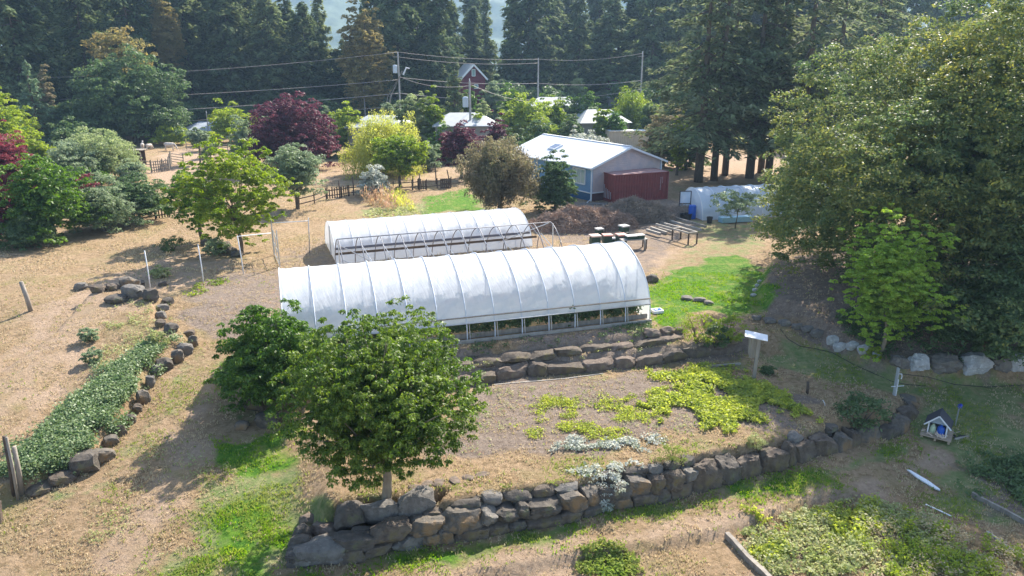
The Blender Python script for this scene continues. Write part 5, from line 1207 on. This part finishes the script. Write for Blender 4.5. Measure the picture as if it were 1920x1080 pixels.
D('shrub', 'low tiered dark shrub spreading over the old picket fence', 262, 415, 328, 130, L['dark'], 86, .12, cat='shrub', flat=.3)
D('shrub', 'low dark green shrub in the shade left of the tiered shrub', 215, 405, 350, 90, L['dark'], 87, .02, cat='shrub')
D('shrub', 'dark low shrub in shade at the foot of the red-leaved trees', 55, 462, 400, 110, L['dark'], 88, .02, cat='shrub')
D('plum_tree', 'small purple-red bush between the round green tree and grey shrub', 162, 365, 318, 40, L['red'], 89, .05)
D('plum_tree', 'large round purple-leaved plum tree in the middle distance', 552, 318, 178, 172, L['plum'], 90, .03, dens=1.3, lump=.15)
D('apple_tree', 'grey-green apple tree in front of the large purple plum', 560, 392, 272, 108, L['sage'], 91, .22, lump=.35, up=.7)
D('orchard_tree', 'multi-stemmed yellow-green fruit tree beside the stone heap', 450, 478, 270, 195, L['young'], 92, .17, thin=True, lpx=5, dens=.95, lump=.4, nlimb=24, crf=.7, r0=.12)
D('orchard_tree', 'leaning yellow-green fruit tree left of the multi-stemmed one', 380, 452, 322, 118, L['cherry'], 93, .25, thin=True, lpx=5, dens=.9, lump=.35, crf=.75)
D('lime_tree', 'small bright yellow-green tree left of the big purple plum', 432, 268, 193, 76, L['lime'], 94, .05)
D('lime_tree', 'yellow-green shrub by the far rail fence', 372, 285, 245, 46, L['lime'], 95, .25, loc=GX(385, 112))
D('small_tree', 'small grey-green tree with a bare trunk standing alone in the goat field', 377, 308, 238, 44, L['sage'], 96, .45, dens=.8)
D('shrub', 'sage green shrub at the left foot of the purple plum', 462, 295, 218, 58, L['sage'], 97, .05, cat='shrub', loc=GX(462, 98))
D('shrub', 'yellow-green bushes below the large round maple', 322, 272, 228, 70, L['lime'], 98, .03, cat='shrub')
D('lime_tree', 'yellow-green tree just right of the purple plum', 652, 292, 198, 66, L['lime'], 99, .08)
D('willow_tree', 'golden yellow weeping willow in the middle distance', 722, 328, 206, 146, L['yellow'], 100, .06, dens=1.3, hang=1.4, droop=1.5, aspect=.35, flat=.8)
D('broadleaf_tree', 'bright green spreading tree in front of the golden willow behind the fence', 752, 352, 252, 112, L['young'], 101, .28, dens=1.2)
D('lime_tree', 'tall pale yellow-green poplar clump behind the golden willow', 778, 300, 172, 84, L['pale'], 102, .05, dens=1.1, up=.8)
D('lime_tree', 'light green columnar tree right of the poplar clump', 815, 300, 168, 52, L['young'], 103, .03, dens=1.1)
D('shrub', 'silvery lilac bush in front of the middle fence', 702, 368, 312, 62, L['silver'], 104, .1, cat='shrub')
D('plum_tree', 'dark purple plum tree beside the near utility pole', 865, 335, 232, 84, L['plum'], 105, .18)
D('plum_tree', 'smaller purple-red plum behind the brown weeping tree', 930, 320, 218, 60, L['plum'], 106, .1)
D('weeping_tree', 'brownish weeping hazel tree behind the smaller greenhouse', 938, 398, 258, 150, L['hazel'], 107, .15, dens=1.3, hang=.7, droop=1.2, lump=.3)
D('small_tree', 'dense dark green bush tree at the corner of the blue house', 1042, 395, 290, 80, L['dark'], 108, .02, dens=1.3)
D('lime_tree', 'sunlit yellow-green shrubs left of the blue house roof', 985, 275, 180, 110, L['lime'], 109, .04, dens=1.1)
D('lime_tree', 'green and yellow shrub behind the ridge of the blue house', 1040, 268, 186, 70, L['young'], 110, .04)
D('broadleaf_tree', 'green tree with rusty tips beyond the blue house', 1092, 262, 172, 70, L['cherry'], 111, .08)
D('lime_tree', 'pale green pointed tree in front of the far firs', 1128, 225, 133, 50, L['pale'], 112, .03)
D('pale_tree', 'pale dusty tree beside the red house', 1082, 205, 138, 40, L['pale'], 113, .1, loc=GX(1082, 150))
D('red_maple', 'small bright red maple beyond the blue house', 1106, 262, 212, 42, L['red'], 114, .1)
D('red_maple', 'dark red tree far behind the wires', 1147, 190, 130, 30, L['plum'], 115, .1, loc=GX(1147, 158))
D('shrub', 'pale white-green hedge behind the blue house ridge', 1095, 282, 243, 100, L['silver'], 116, .02, cat='shrub', loc=GX(1095, 96))
D('rose_shrub', 'red flowering shrub behind the left end of the house ridge', 1035, 275, 252, 60, L['red'], 117, .05, cat='shrub', loc=GX(1035, 92), dens=.6)
D('willow_tree', 'green weeping willow above the cream container', 1185, 262, 163, 92, L['young'], 118, .05, hang=1.8, droop=1.6, aspect=.35, dens=1.3, flat=.8)
D('yew_tree', 'brown-green rounded conifer shrub right of the cream container', 1242, 312, 205, 85, L['hazel'], 119, .03, dens=1.3)
D('yew_tree', 'dark conifer shrub under the tall firs', 1285, 318, 225, 80, L['dark'], 120, .03, dens=1.2)
D('small_tree', 'light green leafy sapling between the yew and firs', 1268, 320, 215, 34, L['young'], 121, .1, dens=.7, loc=GX(1270, 88))
D('fruit_sapling', 'thin sparse sapling in front of the bluish tunnel', 1380, 428, 360, 112, L['sage'], 122, .38, thin=True, dens=.35, lump=.5, crf=.6, r0=.04, shell=.2)
HL_ = ['dark shrub right of the blue-green spruce', 'grey shrub between the pale hedge and the large round maple', 'green shrub behind the upper red-leaved tree', 'dark shrub behind the round green tree at the left',
  'grey-green shrub at the right foot of the pale hedge by the goat pen', 'dark shrub between the purple plum and the yellow-green tree', 'green shrub in front of the pale hip-roofed building', 'light green shrub just right of the near utility pole',
  'grey-green shrub right of the golden willow', 'green shrub behind the left side of the golden willow', 'dark shrub behind the smaller purple-red plum', 'dark shrub behind the left end of the blue house roof', 'dark shrub left of the rusty-tipped green tree',
  'green shrub between the small red maple and the weeping willow', 'dark tree mass left of the pale pointed tree', 'green tree mass right of the red house', 'pale blossom-like shrub below the red house', 'dark shrub behind the right side of the weeping willow',
  'dark shrub behind the left side of the purple plum', 'green tree behind the sunlit tree at the far left edge', 'light green shrub in front of the pale building by the near pole', 'grey shrub right of the near utility pole', 'yellow-green shrub below the slim utility pole', 'green shrub at the foot of the slim utility pole', 'grey-green shrub below the pointed pale tree', 'yellow-green shrub behind the weeping willow', 'light green shrub hiding the building behind the golden willow', 'grey-green shrub behind the yellow-green tree by the purple plum', 'grey shrub at the right end of the goat pen', 'yellow-green shrub left of the purple plum top', 'yellow-green shrub below the blue-green spruce', 'green shrub below the silvery bush at the left', 'green tree hiding the foot of the red house', 'dark shrub left of the near utility pole', 'green shrub left of the slim utility pole', 'light green shrub just left of the weeping willow']
for i, a in enumerate([(140,300,225,90,'dark',100),(215,300,262,60,'sage',92),(60,330,262,70,'cherry',88),(130,400,352,80,'dark',0),(250,345,300,60,'sage',0),(620,300,240,50,'dark',104),(835,300,232,50,'cherry',98),(900,300,215,60,'young',103),(800,318,262,60,'sage',0),(690,300,225,60,'cherry',108),(965,310,235,60,'dark',90),(1010,300,222,70,'dark',96),(1070,262,214,50,'dark',112),(1150,262,205,60,'cherry',116),(1060,225,186,60,'dark',128),(960,215,165,60,'cherry',135),(905,240,188,44,'pale',120),(1215,250,180,50,'dark',118),(505,300,215,50,'dark',108),(20,270,205,70,'cherry',102),(870,262,228,60,'young',106),(925,270,222,50,'sage',110),(975,235,190,60,'lime',122),(1015,215,186,50,'cherry',132),(1100,228,196,50,'sage',126),(1175,215,172,60,'lime',140),(700,262,222,50,'young',110),(610,262,205,50,'sage',118),(395,300,262,40,'sage',104),(480,270,210,50,'lime',112),(45,250,190,70,'lime',108),(170,345,300,80,'cherry',0),(882,240,164,52,'cherry',134),(845,262,205,50,'dark',125),(985,262,195,60,'cherry',118),(1130,255,200,50,'young',118)]):
    px, ba, to, w_, m_, dd = a
    D('shrub', HL_[i], px, ba, to, w_, L[m_], 600 + i, .02, cat='shrub', loc=GX(px, dd) if dd else None)
D('pale_tree', 'pale tree behind the leaning mast', 728, 245, 185, 40, L['sage'], 123, .1, loc=GX(728, 128))
D('shrub', 'sunlit golden shrubs glimpsed between the fir trunks', 1372, 300, 258, 60, L['yellow'], 124, .02, cat='shrub', loc=GX(1372, 118))
D('pale_tree', 'dusty pink-grey tree among the far firs at the left', 102, 210, 120, 34, L['hazel'], 125, .1, loc=GX(104, 124), dens=.6)
D('broadleaf_tree', 'grey-green tree right of the red house', 925, 230, 150, 60, L['sage'], 126, .05, loc=GX(925, 140))
# small shrubs
def sh(name, label, px, base, top, wpx, mat, seed, lpx=5, **kw):
    g = G(px, base); m = mpp(g); return bush(name, label, 'shrub', g, wpx * m / 2, max(.15, (base - top) * m * 1.05), mat, k=kw.pop('k', 40), cr=max(.1, wpx * m * .13), nl=kw.pop('nl', 34), ls=lpx * m, seed=seed, **kw)
sh('juniper_shrub', 'feathery green juniper on the terrace end left of the bird box', 1305, 642, 580, 78, L['young'], 201, up=.2, droop=-.8, aspect=.3)
sh('shrub', 'yellow-tipped shrub between the juniper and the bird box', 1365, 640, 592, 56, L['lime'], 202)
sh('shrub', 'dark green upright plant on the terrace between juniper and yellow shrub', 1340, 650, 610, 46, L['dark'], 203)
sh('shrub', 'dark green bush at the right end of the garden plot', 1618, 792, 748, 92, L['dark'], 204, 6, k=60)
sh('grass_tuft', 'dark spiky tuft on the wall edge in front of the vegetable patch', 1415, 840, 815, 30, L['weed'], 205, aspect=.2, droop=-1)
sh('grass_tuft', 'yellow-green dry tuft near the wall edge in the garden plot', 1262, 862, 836, 56, L['grass'], 206, 4, aspect=.25, droop=-1)
sh('lavender_shrub', 'round dark green clump on the dry grass left of the fence posts', 325, 470, 447, 48, L['dark'], 207, aspect=.25, droop=-1)
sh('shrub', 'low olive clump on the dry grass beside a fence post', 302, 519, 502, 36, L['weed'], 208)
sh('shrub', 'bushy clump covering the stones at the fruit tree base', 405, 478, 448, 46, L['sage'], 209)
sh('shrub', 'grey-green weeds inside the boulder edging', 300, 650, 620, 36, L['weed'], 210)
sh('shrub', 'small pale weed clump left of the boulder edging', 168, 640, 615, 30, L['sage'], 211)
sh('shrub', 'pale weed clump above the bramble bed', 175, 680, 655, 34, L['sage'], 212)
sh('trailing_plant', 'white-leaved trailing plant spilling over the front boulder wall', 1140, 920, 868, 74, L['silver'], 213, 5)
sh('trailing_plant', 'pale trailing plant hanging halfway down the front boulder wall', 1133, 955, 918, 28, L['silver'], 214, 4)
sh('succulent', 'small rosette plant growing between boulders below the foreground tree', 775, 1005, 985, 24, L['silver'], 215, 4)
sh('shrub', 'light green weed growing from the front wall right of the foreground tree', 953, 975, 950, 22, L['young'], 216, 4)
sh('shrub', 'small green weed tuft at the foot of the young two-stemmed tree', 1640, 672, 650, 24, L['lime'], 217, 4)
sh('shrub', 'dark clump on the grass by the bird box post', 1440, 700, 688, 26, L['dark'], 218, 4)
# ================================================================ ground plants
def inpoly(r, poly, n, nscale=1.2, thr_=0., seed=0):
    poly = np.array(poly); lo, hi = poly.min(0) - .5, poly.max(0) + .5
    x = r.uniform(lo[0], hi[0], n * 4); y = r.uniform(lo[1], hi[1], n * 4)
    k = sdf(x, y, [tuple(p) for p in poly]) + .55 * cheap(x, y, 2.1, seed + 9) + .3 * cheap(x, y, 5.3, seed + 8) + r.normal(0, .18, len(x)) < 0
    if thr_ > -1: k &= cheap(x, y, nscale, seed + 50) + cheap(x, y, nscale * 3.1, seed + 51) * .6 + r.normal(0, .2, len(x)) > thr_
    return x[k][:n], y[k][:n]
def scatter(name, label, cat, pxpoly, z, n, h, ls, mat, seed, nsc=1.2, th=0., kind=None, per=7, spread=.12, aspect=.6, up=.7, droop=.2):
    r = np.random.RandomState(seed); x, y = inpoly(r, PG(pxpoly), n, nsc, th, seed); zz = terr(x, y)
    C = np.stack([x, y, zz + .03], 1); ci = np.repeat(np.arange(len(C)), per); m = len(ci)
    hh = h * r.uniform(.3, 1, len(C))[ci]; off = rdir(r, m) * spread; off[:, 2] = hh * r.uniform(.1, 1, m)
    nr = rdir(r, m) * .7; nr[:, 2] += up; tn = rdir(r, m); tn[:, 2] -= droop
    V = quads_from(C[ci] + off, nr, tn, ls * r.uniform(.6, 1.4, m), ls * aspect * r.uniform(.7, 1.3, m))
    o = fastquads(name, V, mat); tag(o, label, cat, kind=kind or 'stuff'); return o
BR = [(60,905),(45,845),(120,780),(180,728),(250,676),(300,656),(325,648),(315,662),(272,690),(248,720),(236,745),(205,790),(165,815),(120,860),(90,890)]
scatter('bramble_bed', 'dense light-dappled green bramble mat filling the bed inside the curved boulders', 'bramble', BR, -.9, 5600, .55, .12, L['bramble'], 301, 1.6, th=-1.1, per=13, spread=.26)
VG = [(1215,760),(1290,722),(1330,705),(1400,712),(1480,738),(1500,775),(1440,795),(1360,802),(1310,795),(1260,785)]
scatter('vegetable_patch', 'bright yellow-green leafy vegetable patch in the right half of the garden plot', 'vegetables', VG, -1.2, 3300, .24, .14, L['veg'], 302, 1.5, -.45, per=10)
scatter('vegetable_patch', 'thinner patchy green crop rows in the middle of the garden plot', 'vegetables', [(980,765),(1100,740),(1240,735),(1240,775),(1180,800),(1110,820),(1010,812)], -1.2, 1100, .13, .1, L['veg'], 303, 1.6, .1, per=6)
scatter('vegetable_patch', 'green crop strip along the back edge of the garden plot near the log', 'vegetables', [(1225,700),(1340,690),(1385,695),(1350,712),(1235,715)], -1.2, 380, .22, .15, L['veg'], 304, 1.5, -.1, per=7)
scatter('silver_plants', 'band of pale silvery ground cover behind the front wall', 'ground cover', [(1030,835),(1120,822),(1230,830),(1225,848),(1130,850),(1040,852)], -1.2, 420, .16, .13, L['silver'], 305, 2, -.2, per=6)
scatter('silver_plants', 'sparse pale weeds on the wall top beside the trailing plant', 'ground cover', [(1060,870),(1180,860),(1200,885),(1130,900),(1070,890)], -1.2, 260, .14, .12, L['silver'], 306, 2, 0, per=6)
scatter('weed_bed', 'green leafy weeds growing in the lower right plot', 'weeds', [(1400,1005),(1500,965),(1640,940),(1700,960),(1820,1010),(1930,1085),(1420,1090)], -2.4, 1700, .28, .13, L['weed'], 307, .8, -.1, per=7)
scatter('weed_bed', 'bright green clumps in the left part of the lower right plot', 'weeds', [(1400,1000),(1480,970),(1620,950),(1650,985),(1600,1090),(1440,1090)], -2.4, 1100, .25, .14, L['veg'], 308, 1.3, .2, per=7)
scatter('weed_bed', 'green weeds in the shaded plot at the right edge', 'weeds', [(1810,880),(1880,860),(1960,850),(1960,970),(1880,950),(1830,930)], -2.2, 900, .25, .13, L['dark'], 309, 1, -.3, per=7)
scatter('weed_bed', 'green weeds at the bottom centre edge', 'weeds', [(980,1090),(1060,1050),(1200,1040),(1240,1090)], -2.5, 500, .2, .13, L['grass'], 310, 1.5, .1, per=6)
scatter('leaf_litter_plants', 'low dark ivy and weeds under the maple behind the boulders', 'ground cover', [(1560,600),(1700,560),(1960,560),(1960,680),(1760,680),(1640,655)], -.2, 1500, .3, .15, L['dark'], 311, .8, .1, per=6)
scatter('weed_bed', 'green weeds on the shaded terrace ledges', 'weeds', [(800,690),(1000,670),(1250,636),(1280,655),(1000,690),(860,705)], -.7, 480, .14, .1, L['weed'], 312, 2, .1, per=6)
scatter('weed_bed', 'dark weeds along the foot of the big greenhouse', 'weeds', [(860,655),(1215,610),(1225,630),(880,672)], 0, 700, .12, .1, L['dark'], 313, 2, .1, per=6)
scatter('corn_patch', 'dry pink and yellow corn stalks behind the smaller greenhouse', 'corn', [(690,385),(700,362),(730,360),(745,395)], 0, 60, 1.6, .45, L['corn'], 314, th=-9, per=22, spread=.25, aspect=.16, up=0, droop=-3)
scatter('corn_patch', 'yellow-green crop clump right of the dry corn stalks', 'corn', [(735,390),(735,366),(760,372),(772,398)], 0, 34, 1.3, .35, L['yellow'], 315, th=-9, per=22, spread=.3, aspect=.2, up=.1, droop=-2)
scatter('squash_patch', 'low yellow-green leaves in front of the corn', 'vegetables', [(690,405),(700,392),(780,392),(800,402),(720,412)], 0, 110, .35, .22, L['weed'], 316, th=-9, per=7, spread=.3)
scatter('weed_bed', 'small bright green weeds beside the thin fence posts', 'weeds', [(355,548),(375,535),(412,527),(405,540),(370,552)], -.3, 120, .15, .12, L['young'], 317, 2, -.3, per=6)
scatter('flowering_weeds', 'tall pale seed-headed weeds in the right part of the lower right plot', 'weeds', [(1640,1010),(1720,975),(1850,1010),(1930,1060),(1930,1095),(1660,1095)], 0, 520, .55, .1, L['lime'], 318, 1.2, -.2, per=12, spread=.1)
scatter('flowering_weeds', 'straw coloured seed heads among the weeds of the lower right plot', 'weeds', [(1640,1010),(1720,975),(1850,1010),(1930,1060),(1930,1095),(1660,1095)], 0, 420, .6, .08, L['straw'], 319, 1.2, -.1, per=9, spread=.12)
scatter('weed_patches', 'scattered grey-green weeds over the bare soil of the garden plot', 'weeds', [(800,880),(900,730),(1250,690),(1480,740),(1500,800),(1250,850),(1000,900)], 0, 500, .1, .08, L['weed'], 320, 1.0, .35, per=6)
scatter('weed_patches', 'small green weed tufts dotted over the sloping path at the left', 'weeds', [(60,1090),(250,850),(380,660),(430,700),(420,880),(300,1090)], 0, 500, .09, .08, L['weed'], 321, 1.3, .5, per=6)
scatter('weed_patches', 'dry weed stubble inside the upper end of the bramble bed', 'weeds', [(160,640),(220,580),(290,560),(300,640),(250,670),(190,690)], 0, 500, .16, .09, L['weed'], 322, 1.5, .1, per=6)
scatter('wall_plants', 'tufts of grass and weeds growing along the top of the front wall', 'weeds', [(760,960),(960,918),(1180,890),(1390,850),(1440,820),(1450,838),(1390,866),(1180,905),(960,936),(770,978)], 0, 420, .18, .1, L['grass'], 323, 2.5, .1, per=7)
scatter('wall_plants', 'weeds and trailing grass along the foot of the front wall', 'weeds', [(660,1055),(930,1003),(1290,930),(1480,888),(1480,898),(1290,942),(930,1015),(660,1065)], 0, 420, .16, .09, L['grass'], 324, 2.5, -.1, per=7)
# grass tufts
def tufts(name, label, n, mat, hgt, seed, wfun, box=(-30, 30, 17, 46), blades=4, wd=.03):
    r = np.random.RandomState(seed); y = r.uniform(0, 1, n) ** 1.25 * (box[3] - box[2]) + box[2]; x = r.uniform(-1, 1, n) * (y * .73 + 2)
    wgt = wfun(x, y); k = r.uniform(0, 1, n) < wgt; x, y = x[k], y[k]
    inside = (sdf(x, y, [tuple((WB(s, v, 0) + Vector(BA))[:2]) for s, v in ((0,-.3),(BL,-.3),(BL,BW),(0,BW))]) > 0); x, y = x[inside], y[inside]
    z = terr(x, y); m = len(x) * blades; ci = np.repeat(np.arange(len(x)), blades)
    pos = np.stack([x, y, z], 1)[ci] + np.stack([r.normal(0, .05, m), r.normal(0, .05, m), np.zeros(m)], 1)
    h = hgt * r.uniform(.4, 1.3, m); pos[:, 2] += h * .38
    tn = rdir(r, m) * .75; tn[:, 2] = 1; nr = rdir(r, m); nr[:, 2] *= .3
    tag(fastquads(name, quads_from(pos, nr, tn, h, wd * r.uniform(.7, 1.6, m), .1), mat), label, 'grass', kind='stuff')
pn = lambda x, y, s, a: sm((cheap(x, y, s, a) + .6 * cheap(x, y, s * 2.7, a + 1)) * 1.2 + .5)
tufts('lush_grass', 'bright green lawn grass', 120000, L['lush'], .12, 401, lambda x, y: np.clip(cover(x, y, LUSH) * 1.1, 0, 1) * (.1 + .8 * pn(x, y, 1.1, 31)))
tufts('green_grass', 'olive green patchy grass', 130000, L['grass'], .11, 402, lambda x, y: np.clip(cover(x, y, MID) * .9 + .03, 0, 1) * pn(x, y, .9, 33) * (1 - .8 * cover(x, y, SOIL)))
tufts('dry_grass', 'dry straw coloured grass', 110000, L['straw'], .11, 403, lambda x, y: (.04 + .6 * pn(x, y, 2.4, 35)) * (1 - cover(x, y, LUSH)) * (1 - .7 * cover(x, y, MID)) * (1 - .75 * cover(x, y, SOIL)) * (1 - .5 * cover(x, y, PALE)))
tufts('field_grass', 'dry yellow grass of the left field', 60000, L['straw'], .16, 404, lambda x, y: (x < y * .12).astype(float) * .5 * pn(x, y, .5, 37), (-60, 60, 46, 80), 3, .05)
tufts('soil_clods_straw', 'dead straw stalks on the bare soil', 60000, L['corn'], .09, 405, lambda x, y: cover(x, y, SOIL) * .45 * pn(x, y, 1.2, 39), blades=2)
